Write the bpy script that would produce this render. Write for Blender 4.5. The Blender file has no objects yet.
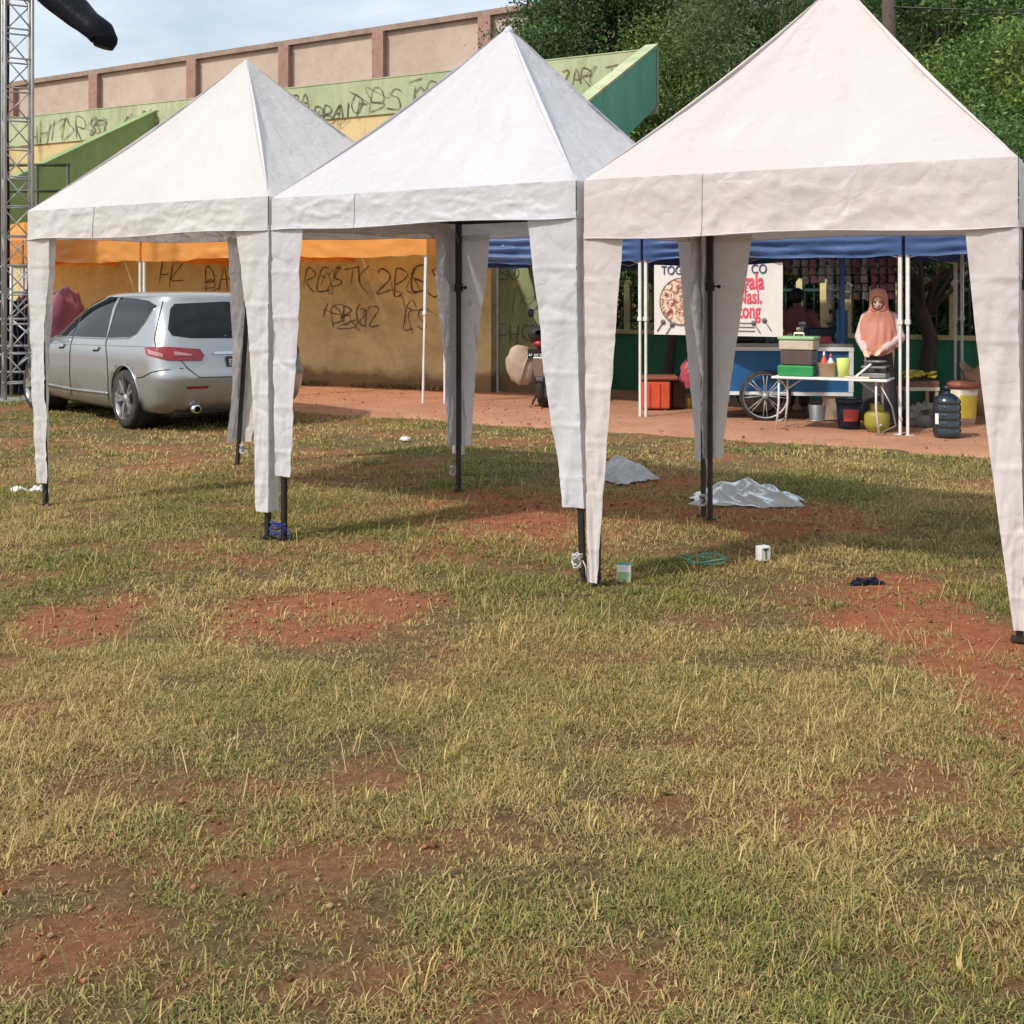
import bpy, bmesh, math, random
import numpy as np
from mathutils import Vector, Matrix, noise as mnoise
from mathutils.bvhtree import BVHTree

random.seed(7); rng = np.random.default_rng(11)
sc = bpy.context.scene
COL = sc.collection
R = math.radians
CAMH, F, HY, CX = 1.45, 1100.0, 299.0, 512.0

def gp(px, py):                       # ground point seen at a picture position
    Y = CAMH * F / (py - HY); return ((px - CX) / F * Y, Y)
def wp(px, py, Y):                    # point at a distance
    return Vector(((px - CX) / F * Y, Y, CAMH - (py - HY) / F * Y))

def lin(r, g, b):
    f = lambda c: (c / 12.92 if c <= .04045 else ((c + .055) / 1.055) ** 2.4)
    return (f(r / 255), f(g / 255), f(b / 255), 1)

# ---------------------------------------------------------------- materials
def newmat(name):
    m = bpy.data.materials.new(name); m.use_nodes = True
    nt = m.node_tree; nt.nodes.clear()
    out = nt.nodes.new('ShaderNodeOutputMaterial')
    return m, nt, out
def N(nt, typ, **kw):
    n = nt.nodes.new(typ)
    for k, v in kw.items():
        if k.startswith('i_'):
            key = k[2:].replace('_', ' ')
            n.inputs[int(key) if key.isdigit() else key].default_value = v
        else: setattr(n, k, v)
    return n
def L(nt, a, b): nt.links.new(a, b)

def noise_node(nt, scale, detail=4, rough=.55, dist=0, coord='Object', stretch=None):
    tc = N(nt, 'ShaderNodeTexCoord')
    n = N(nt, 'ShaderNodeTexNoise', i_Scale=scale, i_Detail=detail, i_Roughness=rough, i_Distortion=dist)
    if stretch:
        mp = N(nt, 'ShaderNodeMapping'); mp.inputs['Scale'].default_value = stretch
        L(nt, tc.outputs[coord], mp.inputs[0]); L(nt, mp.outputs[0], n.inputs['Vector'])
    else: L(nt, tc.outputs[coord], n.inputs['Vector'])
    return n
def ramp(nt, fac, stops):
    r = N(nt, 'ShaderNodeValToRGB')
    while len(r.color_ramp.elements) < len(stops): r.color_ramp.elements.new(.5)
    for e, (p, c) in zip(r.color_ramp.elements, stops): e.position = p; e.color = c if len(c) == 4 else (*c, 1)
    L(nt, fac, r.inputs[0]); return r
def mix(nt, fac, a, b, mode='MIX'):
    m = N(nt, 'ShaderNodeMix', data_type='RGBA', blend_type=mode)
    for sock, v in ((m.inputs[0], fac), (m.inputs[6], a), (m.inputs[7], b)):
        if hasattr(v, 'is_output'): L(nt, v, sock)
        else: sock.default_value = v
    return m.outputs[2]

def mat(name, col, rough=.6, var=.12, scale=6, metal=0, bump=0, bscale=40, dirt=None, dscale=2, damt=.5, stretch=None, spec=.5, coat=0, trans=0):
    """painted / plastic / metal surface: colour varied by noise, optional dirt patches, bump"""
    m, nt, out = newmat(name)
    b = N(nt, 'ShaderNodeBsdfPrincipled', i_Roughness=rough, i_Metallic=metal)
    b.inputs['Specular IOR Level'].default_value = spec
    b.inputs['Coat Weight'].default_value = coat
    b.inputs['Transmission Weight'].default_value = trans
    c = col if len(col) == 4 else (*col, 1)
    n = noise_node(nt, scale, stretch=stretch)
    lo = tuple(x * (1 - var) for x in c[:3]); hi = tuple(min(1, x * (1 + var)) for x in c[:3])
    r = ramp(nt, n.outputs['Fac'], [(.3, lo), (.7, hi)]); o = r.outputs[0]
    if dirt:
        n2 = noise_node(nt, dscale, 6, .65, .4)
        r2 = ramp(nt, n2.outputs['Fac'], [(.48, (0, 0, 0)), (.72, (damt,) * 3)])
        o = mix(nt, r2.outputs[0], o, dirt if len(dirt) == 4 else (*dirt, 1))
    L(nt, o, b.inputs['Base Color'])
    if bump:
        n3 = noise_node(nt, bscale, 5); bp = N(nt, 'ShaderNodeBump', i_Strength=bump, i_Distance=.01)
        L(nt, n3.outputs['Fac'], bp.inputs['Height']); L(nt, bp.outputs[0], b.inputs['Normal'])
    L(nt, b.outputs[0], out.inputs[0]); return m

def fabric(name, col, trans=.3, dirt=(.35, .3, .25, 1), wr=.5, gloss=.1, damt=.25, tcol=None):
    """tarpaulin: diffuse + light coming through, fine crease bumps, faint grime"""
    m, nt, out = newmat(name)
    n = noise_node(nt, 1.3, 6, .6, .6); r = ramp(nt, n.outputs['Fac'], [(.35, tuple(x * .93 for x in col[:3])), (.65, col)])
    n2 = noise_node(nt, 3.1, 8, .7, 1.2); r2 = ramp(nt, n2.outputs['Fac'], [(.56, (0, 0, 0)), (.78, (damt,) * 3)])
    c = mix(nt, r2.outputs[0], r.outputs[0], dirt)
    d = N(nt, 'ShaderNodeBsdfDiffuse', i_Roughness=.4); t = N(nt, 'ShaderNodeBsdfTranslucent')
    g = N(nt, 'ShaderNodeBsdfGlossy', i_Roughness=.42); g.inputs[0].default_value = (.9, .9, .9, 1)
    L(nt, c, d.inputs[0])
    if tcol: t.inputs[0].default_value = tcol
    else: L(nt, c, t.inputs[0])
    # creases: voronoi folded cells distorted by noise + fine noise
    tc = N(nt, 'ShaderNodeTexCoord'); nd = noise_node(nt, 2.2, 3)
    va = N(nt, 'ShaderNodeVectorMath', operation='MULTIPLY_ADD'); L(nt, nd.outputs['Color'], va.inputs[0])
    va.inputs[1].default_value = (.5, .5, .5); L(nt, tc.outputs['Object'], va.inputs[2])
    v1 = N(nt, 'ShaderNodeTexVoronoi', feature='DISTANCE_TO_EDGE', i_Scale=2.6); v2 = N(nt, 'ShaderNodeTexVoronoi', feature='DISTANCE_TO_EDGE', i_Scale=7.5); L(nt, va.outputs[0], v1.inputs['Vector']); L(nt, va.outputs[0], v2.inputs['Vector'])
    vo = N(nt, 'ShaderNodeMath', operation='MULTIPLY_ADD', i_1=.7); L(nt, v2.outputs['Distance'], vo.inputs[0]); L(nt, v1.outputs['Distance'], vo.inputs[2])
    nf = noise_node(nt, 24, 5, .6, .8)
    ad = N(nt, 'ShaderNodeMath', operation='MULTIPLY_ADD', i_1=.15); L(nt, nf.outputs['Fac'], ad.inputs[0]); L(nt, vo.outputs[0], ad.inputs[2])
    bp = N(nt, 'ShaderNodeBump', i_Strength=wr * .8, i_Distance=.022); L(nt, ad.outputs[0], bp.inputs['Height'])
    for s in (d, t, g): L(nt, bp.outputs[0], s.inputs['Normal'])
    m1 = N(nt, 'ShaderNodeMixShader', i_0=trans); L(nt, d.outputs[0], m1.inputs[1]); L(nt, t.outputs[0], m1.inputs[2])
    fr = N(nt, 'ShaderNodeFresnel', i_IOR=1.35); mm = N(nt, 'ShaderNodeMath', operation='MULTIPLY', i_1=gloss * 6); L(nt, fr.outputs[0], mm.inputs[0])
    m2 = N(nt, 'ShaderNodeMixShader'); L(nt, mm.outputs[0], m2.inputs[0]); L(nt, m1.outputs[0], m2.inputs[1]); L(nt, g.outputs[0], m2.inputs[2])
    L(nt, m2.outputs[0], out.inputs[0]); return m

def attrmat(name, rough=.6, trans=.35, attr='col', spec=.25):
    """leaf and blade material: colour carried by each leaf"""
    m, nt, out = newmat(name)
    a = N(nt, 'ShaderNodeAttribute', attribute_name=attr)
    b = N(nt, 'ShaderNodeBsdfPrincipled', i_Roughness=rough); b.inputs['Specular IOR Level'].default_value = spec
    t = N(nt, 'ShaderNodeBsdfTranslucent'); L(nt, a.outputs['Color'], b.inputs['Base Color']); L(nt, a.outputs['Color'], t.inputs[0])
    mx = N(nt, 'ShaderNodeMixShader', i_0=trans); L(nt, b.outputs[0], mx.inputs[1]); L(nt, t.outputs[0], mx.inputs[2])
    L(nt, mx.outputs[0], out.inputs[0]); return m

def wallmat(name, stops, scale=1.2, grime=(.12, .09, .06, 1), gstops=(.45, .75), gmax=.7, streak=True, low=None, bump=.4):
    """painted masonry with vertical streaks, flaking patches and a splashed foot"""
    m, nt, out = newmat(name)
    b = N(nt, 'ShaderNodeBsdfPrincipled', i_Roughness=.85); b.inputs['Specular IOR Level'].default_value = .2
    n = noise_node(nt, scale, 6, .6, .3); c = ramp(nt, n.outputs['Fac'], stops).outputs[0]
    n2 = noise_node(nt, 1.0, 7, .7, .2, stretch=(2.6, 2.6, .5) if streak else (1, 1, 1))
    r2 = ramp(nt, n2.outputs['Fac'], [(gstops[0], (0, 0, 0)), (gstops[1], (gmax,) * 3)])
    c = mix(nt, r2.outputs[0], c, grime)
    if low:
        tc = N(nt, 'ShaderNodeTexCoord'); sp = N(nt, 'ShaderNodeSeparateXYZ'); L(nt, tc.outputs['Object'], sp.inputs[0])
        nn = noise_node(nt, 2.5, 5); ma = N(nt, 'ShaderNodeMath', operation='MULTIPLY_ADD', i_1=-.4); L(nt, nn.outputs['Fac'], ma.inputs[0]); L(nt, sp.outputs['Z'], ma.inputs[2])
        rr = ramp(nt, ma.outputs[0], [(.0, (.85,) * 3), (low, (0, 0, 0))]); 
        c = mix(nt, rr.outputs[0], c, (.16, .1, .06, 1))
    L(nt, c, b.inputs['Base Color'])
    n3 = noise_node(nt, 14, 6); bp = N(nt, 'ShaderNodeBump', i_Strength=bump, i_Distance=.02); L(nt, n3.outputs['Fac'], bp.inputs['Height']); L(nt, bp.outputs[0], b.inputs['Normal'])
    L(nt, b.outputs[0], out.inputs[0]); return m

M = {}
M['tentA'] = fabric('cream_tarpaulin', (.765, .735, .72, 1), trans=.27, wr=.62, damt=.22)
M['tentB'] = fabric('white_tarpaulin', (.735, .725, .76, 1), trans=.27, wr=.66, damt=.2)
M['tentC'] = fabric('warm_tarpaulin', (.765, .705, .69, 1), trans=.27, wr=.62, damt=.2)
M['orange'] = fabric('orange_fabric', (.90, .46, .14, 1), trans=.45, damt=.06, wr=.2, gloss=.008, dirt=(.7, .4, .15, 1), tcol=(.95, .48, .10, 1))
M['blue'] = fabric('blue_fabric', (.085, .145, .32, 1), trans=.3, damt=.2, wr=.3, gloss=.02, dirt=(.2, .25, .35, 1))
M['navy'] = fabric('navy_fabric', (.012, .016, .03, 1), trans=.02, damt=.1, gloss=.08)
M['blackcloth'] = fabric('black_cloth', (.014, .016, .022, 1), trans=.02, damt=.05, gloss=.03)
M['maroon'] = fabric('maroon_cloth', (.30, .09, .11, 1), trans=.1, damt=.2)
M['plastic'] = fabric('white_plastic', (.70, .70, .69, 1), trans=.3, damt=.15, gloss=.15, wr=1.2)
M['leg'] = mat('dark_steel', (.028, .022, .022), .45, metal=.3, dirt=(.12, .06, .04), damt=.4)
M['whitepost'] = mat('white_painted_steel', (.68, .66, .63), .4, dirt=(.4, .33, .28), damt=.3)
M['greypost'] = mat('grey_painted_steel', (.30, .32, .34), .45)
M['alu'] = mat('aluminium', (.40, .40, .39), .5, metal=.35, dirt=(.25, .22, .2), damt=.4)
M['black'] = mat('black_plastic', (.02, .02, .022), .5)
M['rubber'] = mat('rubber', (.022, .021, .02), .8, dirt=(.15, .09, .06), damt=.4, dscale=8)
M['chrome'] = mat('chrome', (.7, .7, .7), .15, metal=1)
M['rim'] = mat('alloy_rim', (.55, .55, .56), .28, metal=.85)
M['glass'] = mat('dark_car_glass', (.008, .010, .010), .06, spec=.35, coat=0)
M['taillight'] = mat('red_tail_light', (.24, .008, .012), .12, coat=.6, var=.25, scale=20)
M['lamp_clear'] = mat('pale_pink_lamp_lens', (.42, .19, .19), .12, coat=.8)
M['seam'] = mat('dark_seam', (.02, .02, .02), .7)
M['plate'] = mat('black_number_plate', (.015, .015, .015), .5)
M['whitepaint'] = mat('white_paint', (.72, .72, .70), .5)
M['brownwood'] = mat('brown_wood', (.16, .08, .05), .6, stretch=(1, 1, 12), dirt=(.08, .05, .03))
M['red'] = mat('red_orange_plastic', (.62, .085, .035), .45, dirt=(.3, .1, .06), damt=.4)
M['darkred'] = mat('dark_red_plastic', (.09, .018, .014), .5)
M['cartblue'] = mat('cart_blue_paint', (.012, .10, .26), .4, dirt=(.05, .09, .14), damt=.5)
M['green'] = mat('green_plastic', (.025, .24, .07), .4)
M['palegreen'] = mat('pale_green_plastic', (.30, .47, .24), .4)
M['cream'] = mat('cream_plastic', (.55, .47, .36), .5)
M['smoke'] = mat('smoky_plastic', (.10, .075, .07), .25)
M['steel'] = mat('stained_steel', (.35, .34, .33), .4, metal=.7, dirt=(.12, .09, .07), damt=.6)
M['gasgreen'] = mat('yellow_green_paint', (.30, .27, .035), .5, dirt=(.16, .12, .04), damt=.5, dscale=6)
M['gallon'] = mat('dark_teal_bottle', (.010, .022, .030), .2, spec=.7, coat=.3)
M['yellow'] = mat('yellow_plastic', (.58, .44, .05), .45, dirt=(.3, .2, .05), damt=.4)
M['rust'] = mat('red_brown_lid', (.26, .08, .05), .6)
M['paper'] = mat('brown_paper', (.46, .29, .18), .8, bump=.6, bscale=12)
M['box'] = mat('pale_cardboard', (.38, .28, .21), .8)
M['navyplastic'] = mat('navy_plastic', (.012, .02, .05), .4)
M['label'] = mat('red_label_print', (.50, .08, .07), .5)
M['limeprint'] = mat('lime_paper', (.55, .62, .14), .6)
M['pinkbag'] = fabric('red_plastic_bag', (.62, .09, .13, 1), trans=.3, gloss=.25, wr=.8)
M['skin'] = mat('skin', (.70, .45, .34), .55, var=.06)
M['skindark'] = mat('dark_skin', (.24, .12, .08), .55, var=.06)
M['hair'] = mat('black_hair', (.008, .007, .007), .6, bump=.5, bscale=90)
M['hijab'] = fabric('peach_headscarf', (.66, .29, .21, 1), trans=.1, wr=.35, damt=.05, dirt=(.4, .15, .1, 1))
M['blouse'] = fabric('pale_pink_blouse', (.74, .58, .56, 1), trans=.1, wr=.3, damt=.05)
M['skirt'] = mat('dark_grey_cloth', (.05, .045, .045), .9)
M['shirt'] = mat('dark_maroon_shirt', (.24, .09, .07), .9)
M['lips'] = mat('lips', (.30, .08, .07), .5)
M['banner'] = fabric('white_banner', (.80, .76, .72, 1), trans=.12, wr=.15, damt=.08)
M['bannerred'] = mat('red_print', (.62, .05, .09), .6)
M['bannerblue'] = mat('dark_blue_print', (.03, .035, .11), .6)
M['bannergrey'] = mat('grey_print', (.12, .10, .10), .6)
M['rope'] = mat('blue_rope', (.02, .04, .22), .7)
M['teal'] = mat('teal_cord', (.08, .32, .22), .5)
M['ink'] = mat('black_spray_paint', (.10, .09, .07), .8, var=.5, scale=9)
M['inkred'] = mat('dark_red_spray_paint', (.13, .05, .04), .8, var=.3, scale=9)
M['bark'] = mat('bark', (.075, .055, .042), .9, bump=.8, bscale=18, stretch=(3, 3, .6))
M['leaf'] = attrmat('leaves', trans=.35, spec=.4, rough=.5)
M['blade'] = attrmat('grass_blades', trans=.25, rough=.7)
M['railgreen'] = mat('dark_green_pipe', (.03, .06, .03), .5)
M['greenpaint'] = wallmat('green_painted_low_wall', [(.3, (.045, .21, .12)), (.7, (.07, .28, .16))], gmax=.5, grime=(.05, .05, .04, 1))
M['yellowpost'] = mat('pale_yellow_concrete', (.68, .58, .30), .8, dirt=(.15, .12, .07), damt=.6)
M['greenrail'] = mat('dark_green_rail', (.02, .06, .05), .5)
M['brownwall'] = wallmat('pink_brown_render', [(.3, (.45, .35, .285)), (.7, (.55, .44, .36))], grime=(.26, .16, .12, 1), gmax=.4, scale=.5, streak=False)
M['coping'] = mat('brown_coping', (.30, .21, .165), .8, dirt=(.1, .07, .06))
M['pilaster'] = mat('red_brown_render', (.33, .19, .15), .85, dirt=(.16, .09, .07), damt=.6)
M['greenwall'] = wallmat('faded_green_paint', [(.3, (.33, .41, .24)), (.7, (.50, .51, .32))], grime=(.25, .26, .14, 1), gmax=.8, scale=.7)
M['yellowwall'] = wallmat('faded_yellow_paint', [(.3, (.52, .40, .19)), (.7, (.66, .52, .27))], grime=(.20, .12, .07, 1), gmax=.75, gstops=(.5, .72), scale=.6)
M['lowerwall'] = wallmat('ochre_painted_wall', [(.3, (.52, .45, .24)), (.7, (.67, .60, .35))], grime=(.16, .12, .06, 1), gmax=.7, gstops=(.45, .75), low=.14, streak=False, scale=2)
M['tealwall'] = wallmat('teal_green_painted_wall', [(.3, (.18, .25, .13)), (.7, (.29, .33, .17))], grime=(.12, .12, .06, 1), gmax=.7, low=.14)
M['finteal'] = wallmat('mint_green_paint', [(.3, (.16, .42, .30)), (.7, (.20, .47, .34))], grime=(.10, .22, .14, 1), gmax=.4)
M['finleaf'] = wallmat('leaf_green_paint', [(.3, (.22, .32, .13)), (.7, (.28, .37, .16))], grime=(.16, .22, .10, 1), gmax=.5)

def carpaint():
    m, nt, out = newmat('silver_car_paint')
    b = N(nt, 'ShaderNodeBsdfPrincipled', i_Metallic=.6, i_Roughness=.3); b.inputs['Coat Weight'].default_value = .7; b.inputs['Coat Roughness'].default_value = .06
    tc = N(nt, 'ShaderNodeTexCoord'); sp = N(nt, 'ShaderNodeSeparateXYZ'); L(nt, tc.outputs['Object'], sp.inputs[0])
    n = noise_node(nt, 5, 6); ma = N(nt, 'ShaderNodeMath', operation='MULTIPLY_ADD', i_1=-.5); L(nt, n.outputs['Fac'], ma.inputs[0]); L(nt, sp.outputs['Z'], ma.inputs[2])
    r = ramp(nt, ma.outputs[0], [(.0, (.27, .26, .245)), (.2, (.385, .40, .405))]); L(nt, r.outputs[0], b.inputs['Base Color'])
    L(nt, b.outputs[0], out.inputs[0]); return m
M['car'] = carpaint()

# ---------------------------------------------------------------- value noise in numpy
def _h(i, j, s):
    v = np.sin(i * 127.1 + j * 311.7 + s * 74.7) * 43758.5453; return v - np.floor(v)
def vnoise(x, y, s=0):
    i = np.floor(x); j = np.floor(y); fx = x - i; fy = y - j
    fx = fx * fx * (3 - 2 * fx); fy = fy * fy * (3 - 2 * fy)
    return (_h(i, j, s) * (1 - fx) + _h(i + 1, j, s) * fx) * (1 - fy) + (_h(i, j + 1, s) * (1 - fx) + _h(i + 1, j + 1, s) * fx) * fy
def fbm(x, y, s=0, o=4):
    v = 0; a = .5; t = 0
    for k in range(o): v = v + a * vnoise(x * 2 ** k, y * 2 ** k, s + k); t += a; a *= .5
    return v / t
def sstep(a, b, x):
    t = np.clip((x - a) / (b - a), 0, 1); return t * t * (3 - 2 * t)

# ---------------------------------------------------------------- mesh builder
class MB:
    def __init__(s): s.v = []; s.f = []; s.mi = []; s.sm = []; s.cur = 0; s.smooth = False
    def vs(s, pts): n = len(s.v); s.v += [Vector(p) for p in pts]; return n
    def face(s, idx): s.f.append(tuple(idx)); s.mi.append(s.cur); s.sm.append(s.smooth)
    def box(s, c, size, rz=0, rx=0, ry=0, taper=1, bev=0):
        m = Matrix.Rotation(rz, 3, 'Z') @ Matrix.Rotation(ry, 3, 'Y') @ Matrix.Rotation(rx, 3, 'X'); c = Vector(c); X, Y, Z = [q / 2 for q in size]
        if bev:
            b = min(bev, X * .9, Y * .9, Z * .9)
            rings = []
            for z, i in ((-Z, b), (-Z + b, 0), (Z - b, 0), (Z, b)):
                t = taper if z > 0 else 1; x = (X - i) * t; y = (Y - i) * t; q = b * .6 if i == 0 else b * .4
                rings.append([(-x + q, -y, z), (x - q, -y, z), (x, -y + q, z), (x, y - q, z), (x - q, y, z), (-x + q, y, z), (-x, y - q, z), (-x, -y + q, z)])
            st = [s.vs([m @ Vector(p) + c for p in r]) for r in rings]
            for a, d in zip(st, st[1:]):
                for k in range(8): s.face((a + k, a + (k + 1) % 8, d + (k + 1) % 8, d + k))
            s.face([st[0] + k for k in reversed(range(8))]); s.face([st[-1] + k for k in range(8)]); return s
        p = [(-X, -Y, -Z), (X, -Y, -Z), (X, Y, -Z), (-X, Y, -Z)] + [(x * taper, y * taper, Z) for x, y in ((-X, -Y), (X, -Y), (X, Y), (-X, Y))]
        n = s.vs([m @ Vector(q) + c for q in p])
        for q in ((3, 2, 1, 0), (4, 5, 6, 7), (0, 1, 5, 4), (1, 2, 6, 5), (2, 3, 7, 6), (3, 0, 4, 7)): s.face([n + k for k in q])
        return s
    def beam(s, a, b, w, h=None):
        a = Vector(a); b = Vector(b); h = h or w; d = (b - a); up = Vector((0, 0, 1)) if abs(d.normalized().z) < .95 else Vector((0, 1, 0))
        x = d.cross(up).normalized() * w / 2; y = x.cross(d).normalized() * h / 2
        n = s.vs([a - x - y, a + x - y, a + x + y, a - x + y, b - x - y, b + x - y, b + x + y, b - x + y])
        for q in ((0, 1, 2, 3), (7, 6, 5, 4), (4, 5, 1, 0), (5, 6, 2, 1), (6, 7, 3, 2), (7, 4, 0, 3)): s.face([n + k for k in q])
        return s
    def tube(s, pts, r, seg=8, cap=True, flat=1):
        pts = [Vector(p) for p in pts]; r = r if hasattr(r, '__len__') else [r] * len(pts); st = []; px = None
        for i, p in enumerate(pts):
            d = (pts[min(i + 1, len(pts) - 1)] - pts[max(i - 1, 0)]).normalized()
            if px is None:
                up = Vector((0, 0, 1)) if abs(d.z) < .9 else Vector((0, 1, 0)); px = d.cross(up).normalized()
            px = (px - d * px.dot(d)).normalized(); py = d.cross(px)
            st.append(s.vs([p + (px * math.cos(t) + py * math.sin(t) * flat) * r[i] for t in [2 * math.pi * k / seg for k in range(seg)]]))
        o = s.smooth; s.smooth = True
        for a, b in zip(st, st[1:]):
            for k in range(seg): s.face((a + k, a + (k + 1) % seg, b + (k + 1) % seg, b + k))
        s.smooth = o
        if cap: s.face([st[0] + k for k in reversed(range(seg))]); s.face([st[-1] + k for k in range(seg)])
        return s
    def lathe(s, prof, c=(0, 0, 0), seg=24, axis='Z', smooth=True, cap=True):
        c = Vector(c); st = []
        for r, z in prof:
            q = []
            for k in range(seg):
                t = 2 * math.pi * k / seg; x, y = r * math.cos(t), r * math.sin(t)
                q.append(c + Vector({'Z': (x, y, z), 'Y': (x, z, y), 'X': (z, x, y)}[axis]))
            st.append(s.vs(q))
        o = s.smooth; s.smooth = smooth
        for a, b in zip(st, st[1:]):
            for k in range(seg): s.face((a + k, a + (k + 1) % seg, b + (k + 1) % seg, b + k))
        s.smooth = o
        if cap:
            if prof[0][0] > 1e-4: s.face([st[0] + k for k in reversed(range(seg))])
            if prof[-1][0] > 1e-4: s.face([st[-1] + k for k in range(seg)])
        return s
    def ell(s, c, r, seg=16, rings=10, rot=None):
        c = Vector(c); r = (r,) * 3 if not hasattr(r, '__len__') else r; st = []
        for i in range(rings + 1):
            a = math.pi * i / rings - math.pi / 2; q = []
            for k in range(seg):
                t = 2 * math.pi * k / seg; p = Vector((r[0] * math.cos(a) * math.cos(t), r[1] * math.cos(a) * math.sin(t), r[2] * math.sin(a)))
                q.append(c + (rot @ p if rot else p))
            st.append(s.vs(q))
        o = s.smooth; s.smooth = True
        for a, b in zip(st, st[1:]):
            for k in range(seg): s.face((a + k, a + (k + 1) % seg, b + (k + 1) % seg, b + k))
        s.smooth = o; return s
    def grid(s, fn, nu, nv, smooth=True):
        n = s.vs([fn(i / nu, j / nv) for j in range(nv + 1) for i in range(nu + 1)]); o = s.smooth; s.smooth = smooth
        for j in range(nv):
            for i in range(nu):
                a = n + j * (nu + 1) + i; s.face((a, a + 1, a + nu + 2, a + nu + 1))
        s.smooth = o; return s
    def prism(s, poly, y0, y1, fr=None):
        """polygon in (x,z) extruded along y; fr maps a local point to the wanted frame"""
        fr = fr or (lambda p: p); k = len(poly)
        n = s.vs([fr(Vector((x, y0, z))) for x, z in poly] + [fr(Vector((x, y1, z))) for x, z in poly])
        s.face([n + i for i in range(k)]); s.face([n + k + i for i in reversed(range(k))])
        for i in range(k): s.face((n + i, n + k + i, n + k + (i + 1) % k, n + (i + 1) % k))
        return s
    def build(s, name, m, parent=None, merge=0, solid=0, off=Vector((0, 0, 0))):
        me = bpy.data.meshes.new(name)
        me.from_pydata([tuple(v - off) for v in s.v], [], s.f); me.update()
        ms = m if isinstance(m, (list, tuple)) else [m]
        for q in ms: me.materials.append(q)
        me.polygons.foreach_set('material_index', s.mi); me.polygons.foreach_set('use_smooth', s.sm)
        bm = bmesh.new(); bm.from_mesh(me)
        if merge: bmesh.ops.remove_doubles(bm, verts=bm.verts, dist=merge)
        bmesh.ops.dissolve_degenerate(bm, dist=1e-6, edges=bm.edges)
        bmesh.ops.recalc_face_normals(bm, faces=bm.faces); bm.to_mesh(me); bm.free()
        o = bpy.data.objects.new(name, me); COL.objects.link(o)
        if parent: o.parent = parent
        if solid:
            md = o.modifiers.new('thickness', 'SOLIDIFY'); md.thickness = solid; md.offset = 0
        return o

def apply_mods(o):
    dg = bpy.context.evaluated_depsgraph_get(); dg.update()
    me = bpy.data.meshes.new_from_object(o.evaluated_get(dg)); o.modifiers.clear(); old = o.data; o.data = me; return o
def remesh(o, voxel=.01, smooth=6):
    md = o.modifiers.new('r', 'REMESH'); md.mode = 'VOXEL'; md.voxel_size = voxel; md.use_smooth_shade = True
    if smooth: m2 = o.modifiers.new('s', 'SMOOTH'); m2.iterations = smooth; m2.factor = .5
    return apply_mods(o)

def tag(o, label=None, cat=None, group=None, kind=None):
    if label: o['label'] = label
    if cat: o['category'] = cat
    if group: o['group'] = group
    if kind: o['kind'] = kind
    return o
def thing(name, label, cat, loc=(0, 0, 0), rz=0, group=None):
    o = bpy.data.objects.new(name, None); COL.objects.link(o); o.empty_display_size = .2
    o.location = loc; o.rotation_euler = (0, 0, rz); tag(o, label, cat, group); return o
def dup(root, loc, rz=0, label=None, scale=None, group=None):
    r = root.copy(); COL.objects.link(r); r.location = loc; r.rotation_euler = (0, 0, rz)
    if label: r['label'] = label
    if scale: r.scale = scale
    if group: r['group'] = group
    for ch in list(root.children):
        c = ch.copy(); COL.objects.link(c); c.parent = r
        for g in list(ch.children):
            d = g.copy(); COL.objects.link(d); d.parent = c
    return r

def fast_mesh(name, verts, loops, counts, m, col=None, smooth=False, parent=None):
    me = bpy.data.meshes.new(name); nv = len(verts); nf = len(counts)
    me.vertices.add(nv); me.vertices.foreach_set('co', np.asarray(verts, np.float32).ravel())
    me.loops.add(len(loops)); me.loops.foreach_set('vertex_index', np.asarray(loops, np.int32))
    me.polygons.add(nf); st = np.concatenate([[0], np.cumsum(counts)[:-1]]).astype(np.int32)
    me.polygons.foreach_set('loop_start', st)
    me.polygons.foreach_set('loop_total', np.asarray(counts, np.int32))
    if smooth: me.polygons.foreach_set('use_smooth', np.ones(nf, bool))
    me.update(calc_edges=True); me.validate()
    if col is not None:
        a = me.color_attributes.new('col', 'FLOAT_COLOR', 'POINT')
        c = np.ones((nv, 4), np.float32); c[:, :3] = col; a.data.foreach_set('color', c.ravel())
    me.materials.append(m)
    o = bpy.data.objects.new(name, me); COL.objects.link(o)
    if parent: o.parent = parent
    return o
# ================================================================ camera, light, sky
cam = bpy.data.cameras.new('camera'); co = bpy.data.objects.new('camera', cam); COL.objects.link(co)
co.location = (0, 0, CAMH); co.rotation_euler = (R(90), 0, 0)
cam.sensor_width = 36; cam.lens = F / 1024 * 36; cam.shift_y = (HY - 512) / 1024; cam.clip_end = 2000; cam.clip_start = .05
sc.camera = co
S = Vector((-.565, -.43, .72)).normalized()
sun = bpy.data.lights.new('sun', 'SUN'); so = bpy.data.objects.new('sun', sun); COL.objects.link(so)
sun.energy = 3.05; sun.angle = R(3); sun.color = (1, .945, .87)
so.rotation_euler = S.to_track_quat('Z', 'Y').to_euler(); so.location = S * 30
w = bpy.data.worlds.new('World'); sc.world = w; w.use_nodes = True; nt = w.node_tree; nt.nodes.clear()
wo = N(nt, 'ShaderNodeOutputWorld'); bg = N(nt, 'ShaderNodeBackground', i_Strength=.135)
sky = N(nt, 'ShaderNodeTexSky', sky_type='NISHITA'); sky.sun_disc = False
sky.sun_elevation = math.asin(S.z); sky.sun_rotation = math.atan2(S.x, S.y); sky.air_density = 1.3; sky.dust_density = 3.5; sky.ozone_density = 1.2
tc = N(nt, 'ShaderNodeTexCoord'); mp = N(nt, 'ShaderNodeMapping'); mp.inputs['Scale'].default_value = (1, 1, 2.6); mp.inputs['Location'].default_value = (.35, .2, .1)
L(nt, tc.outputs['Generated'], mp.inputs[0])
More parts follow.
